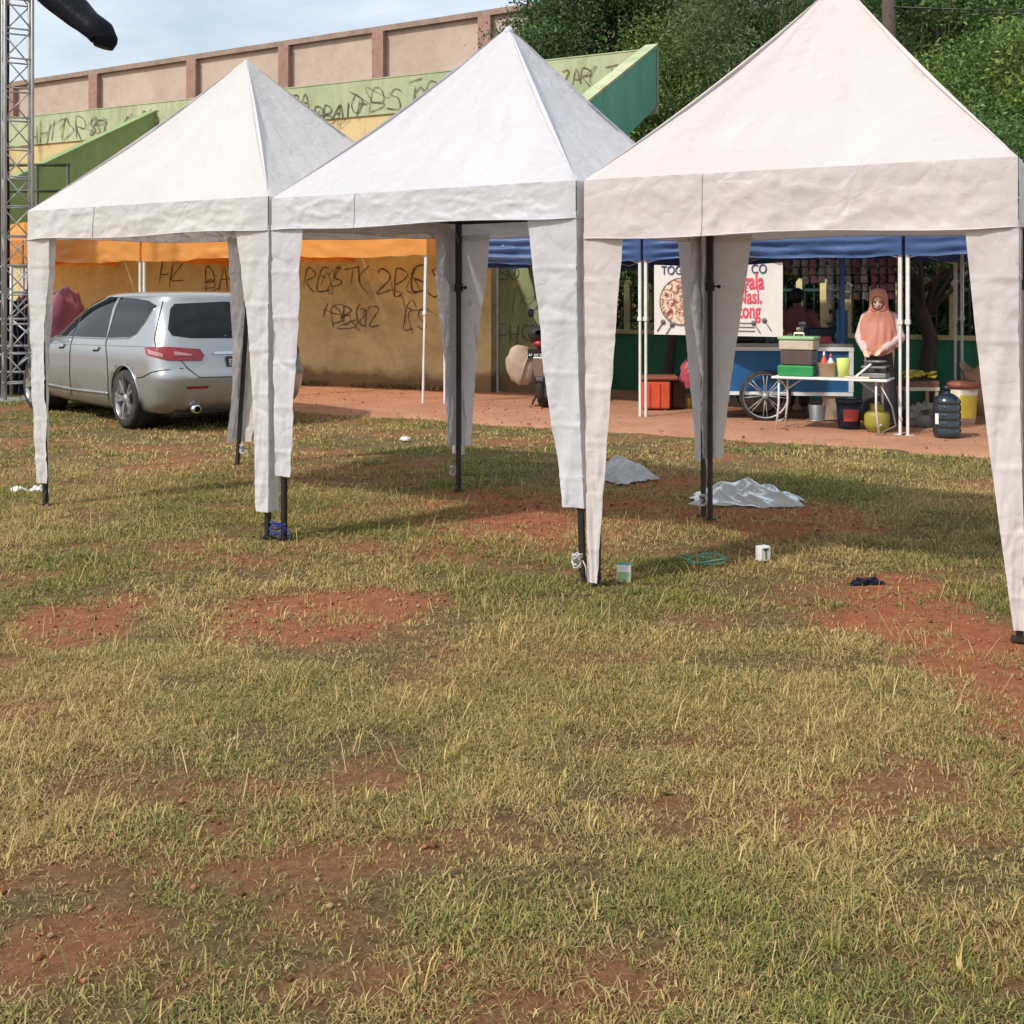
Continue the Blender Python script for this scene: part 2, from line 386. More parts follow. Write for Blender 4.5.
cn = N(nt, 'ShaderNodeTexNoise', i_Scale=3.2, i_Detail=7, i_Roughness=.55, i_Distortion=.3); L(nt, mp.outputs[0], cn.inputs['Vector'])
cr = ramp(nt, cn.outputs['Fac'], [(.36, (.35,) * 3), (.62, (.9,) * 3)])
L(nt, mix(nt, cr.outputs[0], sky.outputs[0], (5.7, 6.3, 6.9, 1)), bg.inputs[0]); L(nt, bg.outputs[0], wo.inputs[0])
sc.view_settings.view_transform = 'Standard'; sc.view_settings.look = 'None'; sc.view_settings.exposure = .25; sc.view_settings.gamma = 1
sc.cycles.use_denoising = True; sc.cycles.max_bounces = 4; sc.cycles.adaptive_threshold = .02; sc.cycles.diffuse_bounces = 3; sc.cycles.glossy_bounces = 3; sc.cycles.transparent_max_bounces = 8

# ================================================================ ground
PATCH = [(70, 622, 60, 26, .8), (15, 668, 34, 16, .7), (322, 612, 105, 24, .9), (370, 600, 50, 14, .8), (170, 465, 50, 12, .6), (232, 513, 34, 9, .5),
         (340, 545, 60, 10, .6), (205, 540, 30, 9, .5), (520, 512, 90, 20, 1), (560, 535, 60, 14, .95), (470, 545, 60, 12, .6), (440, 500, 50, 12, .8), (640, 500, 50, 15, .9),
         (760, 515, 110, 15, .95), (640, 478, 60, 10, .8), (890, 604, 78, 26, 1), (965, 632, 60, 34, 1), (1010, 690, 70, 40, .9), (640, 655, 40, 12, .35),
         (30, 705, 34, 12, .6), (420, 470, 30, 8, .5), (260, 560, 30, 8, .3), (300, 850, 140, 32, .5), (800, 800, 120, 36, .55),
         (560, 985, 190, 34, .5), (80, 930, 90, 40, .6), (940, 930, 120, 40, .5), (500, 690, 46, 10, .4), (700, 700, 30, 8, .3), (600, 570, 30, 8, .4)]
PW = []
for px, py, rx, ry, s in PATCH:
    x, y = gp(px, py); d = py - HY; PW.append((x, y, rx / F * y, CAMH * F / d / d * ry * 1.05, s))
def soil(x, y):
    n = fbm(x * 2.6, y * 2.6, 3, 5) - .5; n2 = fbm(x * 11, y * 11, 9, 3) - .5; m = np.zeros_like(x)
    for a, b, rx, ry, s in PW:
        d = np.sqrt(((x - a) / rx) ** 2 + ((y - b) / ry) ** 2) + n * 1.5 + n2 * .7
        m = np.maximum(m, s * sstep(1.5, .68, d))
    g = sstep(.50, .70, fbm(x * 1.1 + 5, y * 1.6, 21, 5) + n2 * .3) * .5
    return np.clip(np.maximum(m, g), 0, 1)
def hgt(x, y):
    return (fbm(x * .8, y * .8, 40, 3) - .75) * .04 + (fbm(x * 7, y * 7, 44, 3) - .6) * .012
EA = Vector(gp(300, 411)); EB = Vector(gp(1000, 457)); ED = (EB - EA).normalized()   # near edge of the dirt path
def pathd(x, y):                      # >0 behind the near edge
    return (x - EA.x) * (-ED.y) + (y - EA.y) * ED.x
xs = np.concatenate([[-220, -120, -60, -30, -18], np.arange(-11, 11.01, .055), [18, 30, 60, 120, 220]])
ys = np.concatenate([[-60, -20, -5, 0], np.arange(1.0, 15.5, .055), [17, 20, 25, 35, 60, 120, 260]])
gx, gy = np.meshgrid(xs, ys); x = gx.ravel(); y = gy.ravel()
near = (np.abs(x) < 11.5) & (y > .5) & (y < 16); z = np.where(near, hgt(x, y), -.012)
nx, ny = len(xs), len(ys); ii, jj = np.meshgrid(np.arange(nx - 1), np.arange(ny - 1)); a = (jj * nx + ii).ravel()
ms = soil(x, y)
m, nt, out = newmat('turf_soil')
at = N(nt, 'ShaderNodeAttribute', attribute_name='col'); b = N(nt, 'ShaderNodeBsdfPrincipled', i_Roughness=.95); b.inputs['Specular IOR Level'].default_value = .15
n1 = noise_node(nt, 16, 9, .8, .3); soilc = ramp(nt, n1.outputs['Fac'], [(.3, (.24, .078, .038)), (.5, (.41, .145, .068)), (.72, (.52, .23, .12))])
n2 = noise_node(nt, 38, 9, .8, .5); turf = ramp(nt, n2.outputs['Fac'], [(.35, (.07, .055, .022)), (.5, (.17, .125, .055)), (.62, (.30, .22, .11))])
sx = N(nt, 'ShaderNodeSeparateColor'); L(nt, at.outputs['Color'], sx.inputs[0])
L(nt, mix(nt, sx.outputs[0], turf.outputs[0], soilc.outputs[0]), b.inputs['Base Color'])
n3 = noise_node(nt, 45, 9, .8); bp = N(nt, 'ShaderNodeBump', i_Strength=.9, i_Distance=.03); L(nt, n3.outputs['Fac'], bp.inputs['Height']); L(nt, bp.outputs[0], b.inputs['Normal'])
L(nt, b.outputs[0], out.inputs[0])
g = fast_mesh('ground', np.stack([x, y, z], 1), np.stack([a, a + 1, a + nx + 1, a + nx], 1).ravel(), np.full(len(a), 4), m, np.repeat(ms[:, None], 3, 1), True)
tag(g, kind='structure')

# dirt path: one sheet with a ragged edge a little above the ground
m, nt, out = newmat('red_dirt')
b = N(nt, 'ShaderNodeBsdfPrincipled', i_Roughness=.95); b.inputs['Specular IOR Level'].default_value = .15
n1 = noise_node(nt, 1.6, 8, .65, .4); c1 = ramp(nt, n1.outputs['Fac'], [(.3, (.36, .175, .10)), (.7, (.50, .255, .155))])
n2 = noise_node(nt, 26, 6, .7); c2 = ramp(nt, n2.outputs['Fac'], [(.45, (0, 0, 0)), (.75, (.5,) * 3)])
L(nt, mix(nt, c2.outputs[0], c1.outputs[0], (.26, .12, .07, 1)), b.inputs['Base Color'])
bp = N(nt, 'ShaderNodeBump', i_Strength=.6, i_Distance=.02); L(nt, n2.outputs['Fac'], bp.inputs['Height']); L(nt, bp.outputs[0], b.inputs['Normal']); L(nt, b.outputs[0], out.inputs[0])
ts = np.arange(-14, 26, .12); nrm = Vector((-ED.y, ED.x)); V = []
ds = [0, .1, .4, 1, 2, 3, 4.5, 7, 10]
for t in ts:
    wob = (fbm(np.array([t * 1.7]), np.array([3.]), 5, 4)[0] - .5) * .35 + (fbm(np.array([t * 9]), np.array([3.]), 6, 3)[0] - .5) * .12
    for k, d in enumerate(ds):
        p = EA + ED * t + nrm * (d + (wob if d < 1 else wob * .3)); V.append((p.x, p.y, -.02 if k == 0 else (.006 if k == 1 else .012 + .004 * math.sin(t * 1.3 + d))))
nn = len(ds); q = [];
for i in range(len(ts) - 1):
    for k in range(nn - 1): q += [i * nn + k, (i + 1) * nn + k, (i + 1) * nn + k + 1, i * nn + k + 1]
pth = fast_mesh('dirt_path', V, q, [4] * (len(q) // 4), m, None, True); tag(pth, kind='structure')

# ================================================================ grass
def blades(name, n_try, y0, y1, per, lmin, lmax, wid, spread, keep=.93, dry=.35, lean=.7, label=None, clump=0, mat_=None, col_gain=1):
    area_y = rng.random(n_try); Y = np.sqrt(y0 * y0 + area_y * (y1 * y1 - y0 * y0)) if y0 > 0 else y0 + area_y * (y1 - y0)
    X = (rng.random(n_try) * 2 - 1) * (.54 * Y + .7)
    pd = pathd(X, Y) + (fbm(X * 4, Y * 4, 8, 3) - .5) * .35
    s = soil(X, Y); dn = fbm(X * 2.4, Y * 3.6, 17, 5)
    k = (pd < 0) & (rng.random(n_try) > s * keep) & (rng.random(n_try) < sstep(.34, .6, dn) * .85 + .15)
    if clump: k &= fbm(X * 1.1, Y * 1.1, 61, 3) > clump
    X = X[k]; Y = Y[k]; s = s[k]; dn = dn[k]; nt_ = len(X)
    tl = .65 + .7 * dn
    X = np.repeat(X, per); Y = np.repeat(Y, per); s = np.repeat(s, per); tl = np.repeat(tl, per); n = len(X)
    ang = rng.random(n) * 2 * math.pi; rr = rng.random(n) * spread
    bx = X + np.cos(ang) * rr; by = Y + np.sin(ang) * rr; bz = hgt(bx, by) - .004
    az = ang + rng.normal(0, .7, n); ln = (lmin + (lmax - lmin) * rng.random(n) ** 1.8) * tl; le = np.clip(rng.normal(lean, .25, n), .05, 1.5)
    wv = wid * (.6 + .8 * rng.random(n)); sx_, sy_ = -np.sin(az), np.cos(az); dx, dy = np.cos(az), np.sin(az)
    V = np.zeros((n, 5, 3), np.float32)
    h1 = ln * .55 * np.cos(le * .6); r1 = ln * .55 * np.sin(le * .6); h2 = h1 + ln * .45 * np.cos(le * 1.5); r2 = r1 + ln * .45 * np.sin(le * 1.5)
    for q, (sg, hh, r_, ww) in enumerate(((-1, 0, 0, .5), (1, 0, 0, .5), (1, h1, r1, .38), (-1, h1, r1, .38), (0, h2, r2, 0))):
        V[:, q, 0] = bx + dx * r_ + sx_ * sg * wv * ww; V[:, q, 1] = by + dy * r_ + sy_ * sg * wv * ww; V[:, q, 2] = bz + np.maximum(hh, 0) + .001
    base = np.arange(n) * 5
    lp = np.stack([base, base + 1, base + 2, base + 3, base + 3, base + 2, base + 4], 1).ravel(); cn = np.tile([4, 3], n)
    pal = 1.06 * np.array([(.50, .40, .21), (.36, .28, .13), (.23, .235, .075), (.14, .185, .05), (.29, .275, .10), (.42, .34, .16)])
    pn = fbm(bx * 1.3, by * 1.3, 33, 4); pdry = np.clip(dry + .08 + (pn - .5) * 2.6 + s * .35, .04, .96)
    r = rng.random(n); idx = np.where(r < pdry, np.where(rng.random(n) < .45, 0, np.where(rng.random(n) < .5, 1, 5)), np.where(rng.random(n) < .3, 3, np.where(rng.random(n) < .5, 2, 4)))
    c = pal[idx] * (.75 + .5 * rng.random((n, 1))) * col_gain * np.array([1.03, .97, .80]); C = np.repeat(c, 5, axis=0)
    o = fast_mesh(name, V.reshape(-1, 3), lp, cn, mat_ or M['blade'], C); tag(o, label, 'grass', kind='stuff'); return o
blades('grass', 70000, 1.9, 4.6, 7, .012, .045, .0030, .025, label='short olive and straw coloured turf covering the field', lean=1.1)
blades('thatch', 45000, 1.9, 5.2, 6, .02, .055, .0028, .04, label='matted dead straw lying flat between the grass blades', lean=1.5, dry=.9, keep=.8, col_gain=.8)
blades('thatch', 30000, 5.2, 10, 6, .025, .07, .0048, .06, label='matted dead straw lying flat between the grass blades', lean=1.5, dry=.9, keep=.8, col_gain=.8)
blades('grass', 60000, 4.6, 8.5, 7, .015, .05, .0048, .035, label='short olive and straw coloured turf covering the field', lean=1.05)
blades('grass', 42000, 8.5, 16.5, 6, .02, .06, .009, .045, label='short olive and straw coloured turf covering the field', lean=.85)
blades('long_grass', 3800, 1.9, 9, 10, .04, .12, .0038, .02, label='longer tufts of grass standing out of the short turf', lean=.75, dry=.45, clump=.5)
blades('dry_straw', 5200, 1.9, 9.5, 3, .07, .24, .0030, .06, keep=.6, label='dry straw stalks lying over the turf', lean=1.25, dry=.97)

# ================================================================ tents
def fb3(p, s=1.0, o=4): return mnoise.fractal(Vector(p) * s, .6, 2.0, o)
def crease(a, b, sd):
    q = mnoise.noise(Vector((a * 2.1 + b * 3, b * 5 - a * .9, sd * 3.7))); q2 = mnoise.noise(Vector((a * 4.3 - b * 5, b * 9 + a * 2.2, sd * 1.7 + 9)))
    return (1 - abs(q) * 4 if abs(q) < .25 else 0) + .5 * (1 - abs(q2) * 5 if abs(q2) < .2 else 0)
def tent(label, A, FL, side, apex_off, ze, zv, za, mt, drapes, legtilt=None, seed=0, zr=1.9, tex={}):
    A = R(A); u = Vector((math.cos(A), math.sin(A), 0)); d = Vector((-math.sin(A), math.cos(A), 0)); h = side / 2
    c = Vector((*FL, 0)) + (u + d) * h
    t = thing('tent', label, 'tent', c, A, 'white 2 metre canopy tents in a row')
    def loc(px_, py_, Y): q = wp(px_, py_, Y) - c; return Vector((q.dot(u), q.dot(d), q.z))
    ap = Vector((apex_off[0], apex_off[1], za)); cs = [Vector((-h, -h, ze)), Vector((h, -h, ze)), Vector((h, h, ze)), Vector((-h, h, ze))]
    # roof: four sagging faces
    mb = MB()
    for k in range(4):
        a, b = cs[k], cs[(k + 1) % 4]; nrm = (b - a).cross(ap - a).normalized()
        def fn(i, j, a=a, b=b, nrm=nrm, k=k):
            p = (a.lerp(b, i)).lerp(ap, j); e = 4 * i * (1 - i); wv = math.sin(math.pi * min(1, j * 1.02)) if j > .0 else 0
            sag = -.045 * e * wv - .03 * math.sin(math.pi * j) * (1 - e * .5)
            # creases running from the apex down the face
            rid = fb3((i * 7 + seed, k * 3.1, j * .9), 1.4, 3) * .013 * (1 - j) + fb3((p.x * 1.5 + seed, p.y * 1.5, p.z * 1.5), 1, 3) * .006 + crease(p.x * .8 + k, p.z * .8 + p.y * .8, seed) * .0035
            return p + nrm * (sag + rid * min(1, e * 3) * min(1, j * 8 + .15))
        mb.grid(fn, 40, 34)
    mb.build('roof', mt, t, merge=.004)
    MB().lathe([(.001, .028), (.018, .022), (.03, 0), (.04, -.03)], (ap.x, ap.y, za - .03), 12).build('apex_cap', mt, t)
    # valance
    mb = MB(); hp = []
    for k in range(4):
        a, b = cs[k], cs[(k + 1) % 4]; nrm = Vector((b.y - a.y, a.x - b.x, 0)).normalized()
        def fn(i, j, a=a, b=b, nrm=nrm, k=k):
            p = a.lerp(b, i); e = min(1, 12 * i * (1 - i)); za_, zb_ = ((zv, zv), (zv, zr), (zr, zr), (zr, zv))[k]; hh = ze - (za_ + (zb_ - za_) * i); q = Vector((p.x, p.y, ze - j * hh + (.008 * math.sin(i * 9 + seed) * e * j)))
            wv = fb3((i * 3 + seed * 3, j * .7 + i * 1.2, k * 5.3), 1.2, 3) * .014 * (j * .7 + .3) + crease(i * side * 1.6, j * .35, k + seed) * .007 + crease(i * side * 4.1 + 7, j * 1.1, k + seed * 2) * .0035 + fb3((i * side * 9, j * 1.2, seed + k), 1, 2) * .003 + (.003 if j > .9 else 0)
            if abs(i - .5) < .008: wv -= .006
            return q + nrm * (wv * e + .004 + .012 * j * e)
        mb.grid(fn, 130, 16)
        hp += [fn(q_ / 60, 1) + nrm * .003 for q_ in range(60)]
        if k == 0: sp_ = [fn(.31, q_ / 16) + nrm * .003 for q_ in range(17)]
    mb.build('valance', mt, t, merge=.002)
    hem = MB(); hem.tube(hp, .0035, 5).tube(sp_, .003, 5); hem.build('hem', mt, t)
    # frame under the roof
    f = MB(); r = h - .05
    for k in range(4):
        a = Vector(((-1, 1, 1, -1)[k] * r, (-1, -1, 1, 1)[k] * r, 0)); b = Vector(((1, 1, -1, -1)[k] * r, (-1, 1, 1, -1)[k] * r, 0))
        f.beam(a + Vector((0, 0, ze - .03)), b + Vector((0, 0, ze - .03)), .025)
        f.beam(a + Vector((0, 0, ze - .03)), ap * .96 + Vector((0, 0, 0)), .022)
    f.build('roof_frame', M['leg'], t)
    for k in range(4):
        sx_, sy_ = ((-1, -1), (1, -1), (1, 1), (-1, 1))[k]; wt, wb, zb, lt = drapes[k]; zvk = zv if k < 2 else zr
        foot = Vector((sx_ * r, sy_ * r, 0)); top = foot + Vector((0, 0, ze - .02))
        if legtilt and k in legtilt: foot += Vector(legtilt[k])
        mid = foot.lerp(top, .755)
        lg = MB().beam(foot, mid, .028).beam(mid, top, .036).box(foot + Vector((0, 0, .006)), (.07, .07, .008)).build('leg', M['leg'], t)
        cl = MB().box(mid, (.046, .046, .06))
        if k > 1: cl.tube([mid, mid + Vector((.055, 0, .0))], .006).ell(mid + Vector((.06, 0, 0)), .013, 8, 6)
        cl.build('clamp', M['leg'], lg)
        # drape: two tapering strips meeting at the corner
        mb = MB(); zt = zvk + .03; cr = cs[k]
        for ax in (0, 1):
            def fn(i, j, ax=ax):
                # j: 0 top .. 1 bottom ; i: 0 corner .. 1 free edge
                zz = zt + (zb - zt) * j; jj = (zt - zz) / zt
                ex = tex.get(k, 1.08); wd = (wt * (1 - j) ** ex + wb * (1 - (1 - j) ** ex)) * (1 + .008 * math.sin(j * 9 + seed + k))
                lx = foot.x * jj + sx_ * r * (1 - jj); ly = foot.y * jj + sy_ * r * (1 - jj)
                cx_ = cr.x * (1 - j) + (lx + sx_ * .035) * j + sx_ * .004; cy_ = cr.y * (1 - j) + (ly + sy_ * .035) * j + sy_ * .004
                p = Vector((cx_, cy_, zz)); o = i * wd
                n_ = (fb3((i * .8 + k * 7 + seed, zz * 1.8 + i * 1, ax * 4.1), 1.1, 3) * (.008 + .012 * i) + crease(i * .35, zz * .8, k * 3 + ax + seed) * .006) * min(1, j * 5 + .2) + .02 * math.sin(zz * 3 + k + seed) * i * j * lt - .0045 * math.exp(-((((zz + seed * .07) % .27) - .13) / .012) ** 2)
                if ax == 0: p.x -= sx_ * o; p.y += sy_ * (-n_ * 1.0)
                else: p.y -= sy_ * o; p.x += sx_ * (-n_ * 1.0)
                return p
            mb.grid(fn, 12, 140)
        mb.build('corner_drape', mt, t, merge=.0015)
    return t, u, d, c
T1 = tent('cream white tent in front of the silver car, leftmost of the three', -30, (-3.409, 7.75), 2.24, (-.15, .03), 2.07, 1.865, 3.25, M['tentA'],
     [(.24, .085, .16, 1), (.27, .10, .16, 0), (.27, .12, .24, .5), (.30, .13, .20, .5)], {0: (.075, 0, 0), 3: (-.12, -.06, 0)}, 1, 1.95, {1: 1.9})
T2 = tent('cool white tent in the middle of the row', -30, (-1.445, 6.625), 2.045, (.02, .02), 2.055, 1.865, 3.19, M['tentB'],
     [(.25, .12, .385, .5), (.29, .12, .38, .6), (.26, .11, .35, .3), (.30, .12, .34, .5)], {1: (.05, .03, 0)}, 2, 1.905)
T3 = tent('warm white tent nearest the food cart, rightmost and largest of the three', -27.5, (.365, 5.55), 1.99, (.08, -.02), 2.05, 1.755, 3.165, M['tentC'],
     [(.215, .055, .02, .4), (.215, .06, .05, .3), (.26, .1, .3, 1), (.32, .11, .40, .6)], {1: (.055, 0, 0)}, 3, 1.84)

# soil crumbs and bits of dead leaf scattered on the bare patches
nC = 26000; Y = np.sqrt(1.9 ** 2 + rng.random(nC) * (9.5 ** 2 - 1.9 ** 2)); X = (rng.random(nC) * 2 - 1) * (.54 * Y + .6); k = rng.random(nC) < soil(X, Y) * .8 + .06; X, Y = X[k], Y[k]; n = len(X)
r_ = (.003 + .010 * rng.random(n) ** 3) ; O = np.array([(1, 0, 0), (0, 1, 0), (-1, 0, 0), (0, -1, 0), (0, 0, .8), (0, 0, -.5)]); V = O[None] * r_[:, None, None] * (.6 + .8 * rng.random((n, 6, 1))) + np.stack([X, Y, hgt(X, Y) + r_ * .3], 1)[:, None]
Fq = np.array([(0, 1, 4), (1, 2, 4), (2, 3, 4), (3, 0, 4), (1, 0, 5), (2, 1, 5), (3, 2, 5), (0, 3, 5)]); lp = (Fq[None] + (np.arange(n) * 6)[:, None, None]).ravel()
C = np.array([(.30, .11, .055), (.42, .19, .10), (.16, .07, .04), (.38, .30, .16)])[rng.integers(0, 4, n)]
tag(fast_mesh('soil_crumbs', V.reshape(-1, 3), lp, np.full(n * 8, 3), M['blade'], np.repeat(C, 6, 0)), 'small crumbs of red soil and dead leaf scattered over the field', 'soil crumbs', kind='stuff')

nC = 2600; T_ = rng.random(nC) * 22 - 4; D_ = rng.random(nC) ** 1.5 * 4.5; X = EA.x + ED.x * T_ - ED.y * D_; Y = EA.y + ED.y * T_ + ED.x * D_; r_ = (.004 + .016 * rng.random(nC) ** 4); n = nC
V = O[None] * r_[:, None, None] * (.6 + .8 * rng.random((n, 6, 1))) + np.stack([X, Y, .016 + r_ * .2], 1)[:, None]; lp = (Fq[None] + (np.arange(n) * 6)[:, None, None]).ravel()
C = np.array([(.34, .16, .09), (.50, .30, .20), (.28, .13, .08), (.45, .38, .28), (.20, .12, .08)])[rng.integers(0, 5, n)]
tag(fast_mesh('path_gravel', V.reshape(-1, 3), lp, np.full(n * 8, 3), M['blade'], np.repeat(C, 6, 0)), 'small stones, clods and dead leaves scattered on the red dirt path', 'gravel', kind='stuff')
def weeds(name, label, a, b, n, per, spread, lo, hi):
    t = rng.random(n); X = a[0] + (b[0] - a[0]) * t; Y = a[1] + (b[1] - a[1]) * t - np.abs(rng.normal(0, spread, n)); k = fbm(X * 2.2, Y * .3, 71, 3) > .47; X, Y = np.repeat(X[k], per), np.repeat(Y[k], per); n = len(X)
    az = rng.random(n) * 6.283; ln = lo + (hi - lo) * rng.random(n) ** 2; le = .3 + .8 * rng.random(n); w_ = .006 + .008 * rng.random(n); X = X + rng.normal(0, .03, n); Y = Y + rng.normal(0, .02, n)
    V = np.stack([np.stack([X - np.sin(az) * w_, Y + np.cos(az) * w_, np.full(n, .01)], 1), np.stack([X + np.sin(az) * w_, Y - np.cos(az) * w_, np.full(n, .01)], 1), np.stack([X + np.cos(az) * ln * np.sin(le), Y + np.sin(az) * ln * np.sin(le), .01 + ln * np.cos(le)], 1)], 1)
    C = np.array([(.14, .17, .05), (.30, .26, .12), (.20, .12, .06), (.38, .32, .17)])[rng.integers(0, 4, n)]
    tag(fast_mesh(name, V.reshape(-1, 3), np.arange(n * 3), np.full(n, 3), M['blade'], np.repeat(C, 3, 0)), label, 'weeds', kind='stuff')
wa = lambda px: (lambda Y: ((px - CX) / F * Y, Y))(CAMH * F / (385.5 + .0422 * (px - 310) - HY))
weeds('weeds', 'thin weeds and dry leaves along the foot of the ochre wall', wa(-30), wa(490), 1500, 5, .09, .03, .16)
weeds('weeds', 'thin weeds and dry leaves along the foot of the low green wall', (1.3, 17.5), (8.8, 12.5), 900, 5, .12, .03, .18)
# ================================================================ walls and stadium behind
def wl(px, sc_=1.0, back=0.0):
    Y = CAMH * F / (385.5 + .0422 * (px - 310) - HY) * sc_ + back; return Vector(((px - CX) / F * Y, Y, 0))
def wall_frame(a, b):
    u = (b - a).normalized(); n = Vector((u.y, -u.x, 0))      # n faces the camera
    return u, n, lambda p: a + u * p.x - n * p.y + Vector((0, 0, p.z))
GL = {'A': [[(0, 0), (.45, 1), (.9, 0)], [(.2, .4), (.75, .4)]], 'B': [[(0, 0), (0, 1), (.6, .95), (.65, .6), (0, .52), (.7, .45), (.75, .08), (0, 0)]],
      'C': [[(.8, .9), (.3, 1), (0, .5), (.3, 0), (.85, .1)]], 'D': [[(.1, -.1), (0, 1), (.6, .9), (.8, .4), (.1, 0)]], 'E': [[(.8, 1), (0, .95), (0, 0), (.85, .05)], [(0, .5), (.7, .55)]],
      'F': [[(.8, 1), (0, .95), (.05, -.15)], [(0, .5), (.6, .55)]], 'H': [[(0, 1.1), (.05, -.1)], [(.8, 1), (.7, -.2)], [(0, .45), (.8, .5)]], 'I': [[(.3, 1.05), (.35, -.05)]],
      'K': [[(0, 1), (.05, 0)], [(.8, 1.1), (.05, .5), (1.0, -.3)]], 'L': [[(.1, 1.1), (.05, 0), (.8, .05)]], 'O': [[(.4, 1), (0, .6), (.2, 0), (.7, .1), (.8, .7), (.4, 1)]],
      'P': [[(0, -.2), (.05, 1), (.7, .9), (.65, .5), (.05, .45)]], 'R': [[(0, 0), (.05, 1), (.7, .9), (.6, .5), (.05, .45), (.9, -.2)]], 'S': [[(.75, .9), (.2, 1), (.05, .65), (.7, .4), (.6, 0), (0, .05)]],
      'T': [[(.45, 0), (.4, 1)], [(-.1, .95), (1, 1.08)]], 'U': [[(0, 1), (.1, .1), (.6, 0), (.75, 1)]], 'Z': [[(0, .95), (.8, 1), (0, 0), (.9, .05)]], '2': [[(0, .75), (.4, 1), (.7, .7), (0, 0), (.9, .0)]],
      'N': [[(0, 0), (.05, 1), (.7, 0), (.75, 1)]], 'Y': [[(0, 1), (.4, .5), (.8, 1.05)], [(.4, .5), (.3, -.1)]], '8': [[(.4, 1), (.1, .7), (.7, .3), (.3, 0), (.1, .3), (.7, .75), (.4, 1)]]}
def graffiti(parent, a, b, items, m, y=-.012, name='graffiti'):
    """items: (text, s along wall, z, height, stroke, slant)"""
    u, n, fr = wall_frame(a, b); mb = MB(); rr = random.Random(len(items) * 31 + int(items[0][1] * 10))
    def ribbon(pts, wd):
        P = []
        for i in range(len(pts) - 1):                       # smooth the stroke
            for k in range(5):
                t = k / 5; p0 = pts[max(i - 1, 0)]; p1 = pts[i]; p2 = pts[i + 1]; p3 = pts[min(i + 2, len(pts) - 1)]
                P.append(tuple(.5 * (2 * p1[q] + (p2[q] - p0[q]) * t + (2 * p0[q] - 5 * p1[q] + 4 * p2[q] - p3[q]) * t * t + (3 * p1[q] - p0[q] - 3 * p2[q] + p3[q]) * t ** 3) for q in (0, 1)))
        P.append(pts[-1]); L_ = []; R_ = []
        for i, p in enumerate(P):
            q = P[min(i + 1, len(P) - 1)]; o = P[max(i - 1, 0)]; d = Vector((q[0] - o[0], q[1] - o[1])); d = d.normalized() if d.length > 1e-6 else Vector((1, 0)); w_ = wd * (.35 + .7 * rr.random()) * (.5 if i in (0, len(P) - 1) else 1)
            L_.append(fr(Vector((p[0] - d.y * w_, y, p[1] + d.x * w_)))); R_.append(fr(Vector((p[0] + d.y * w_, y, p[1] - d.x * w_))))
        q = mb.vs(L_ + R_); k = len(P)
        for i in range(k - 1): mb.face((q + i, q + i + 1, q + k + i + 1, q + k + i))
    for txt, s0, z0, hh, st, sl in items:
        x0 = s0
        for ch in txt:
            if ch == '~':                                  # a loose flourish
                pts = []; cx_, cz = x0 + hh * .5, z0 + hh * .5
                for k in range(7): pts.append((cx_ + rr.uniform(-.7, .7) * hh, cz + rr.uniform(-.6, .7) * hh))
                ribbon(pts, st); x0 += hh * .9; continue
            if rr.random() < .45:
                cx_, cz = x0 + hh * .4, z0 + hh * .4; ribbon([(cx_ + rr.uniform(-.8, .8) * hh, cz + rr.uniform(-.7, .8) * hh) for q in range(4)], st * .6)
            for stroke in GL.get(ch, []):
                ribbon([(x0 + (q[0] * .75 + q[1] * sl + rr.uniform(-.13, .13)) * hh, z0 + (q[1] + rr.uniform(-.15, .15)) * hh + (x0 - s0) * sl * .3) for q in stroke], st)
            x0 += hh * rr.uniform(.72, .92)
    return mb.build(name, m, parent)

# --- ochre wall behind the orange canopies
a, b = wl(-40), wl(491); u, n, fr = wall_frame(a, b); Lw = (b - a).length
t = thing('boundary_wall', 'ochre yellow wall with black graffiti behind the orange canopies', 'wall', a)
MB().prism([(0, -.1), (Lw, -.1), (Lw, 2.4), (0, 2.4)], 0, .18, fr).build('wall_body', M['lowerwall'], t, off=a)
MB().prism([(-.02, 2.4), (Lw + .02, 2.4), (Lw + .02, 2.48), (-.02, 2.48)], -.03, .21, fr).build('coping', M['coping'], t, off=a)
def sx(px, sc_=1.0): return (wl(px, sc_) - wl(-40, sc_)).length * (1 if px > -40 else -1)
gr = graffiti(t, a - a, b - a, [('RESTK', sx(306), 1.62, .33, .013, .12), ('~', sx(326), 1.0, .35, .009, 0), ('DBOZ', sx(331), 1.02, .30, .013, .05), ('~', sx(352), .95, .25, .008, 0)], M['ink'])
graffiti(t, a - a, b - a, [('2', sx(377), 1.58, .38, .013, .1), ('PES', sx(393), 1.52, .42, .014, .1), ('CS', sx(402), .95, .34, .011, .1), ('~', sx(398), 1.3, .3, .008, 0), ('HZ', sx(160), 1.75, .4, .013, .1), ('BA~', sx(205), 1.6, .35, .013, .1)], M['inkred'])
# --- teal wall stepping back at its end
a, b = wl(488, 1, .25), wl(600, 1, .25); u, n, fr = wall_frame(a, b); Lw = (b - a).length
t = thing('teal_wall', 'short teal green wall with graffiti behind the parked motorbike', 'wall', a)
MB().prism([(0, -.1), (Lw, -.1), (Lw, 2.5), (0, 2.5)], 0, .16, fr).build('wall_body', M['tealwall'], t, off=a)
s1 = lambda px: (wl(px, 1, .25) - wl(488, 1, .25)).length
graffiti(t, a - a, b - a, [('FHCR', s1(499), .78, .25, .011, .02), ('~', s1(510), 1.1, .5, .007, 0), ('E~', s1(500), 1.75, .2, .01, 0), ('~', s1(530), 1.2, .4, .009, 0)], M['ink'])
MB().beam(a + u * .09 - n * -.03 - a + Vector((0, 0, 0)), a + u * .09 - n * -.03 - a + Vector((0, 0, 2.45)), .05).build('pipe', M['black'], t)

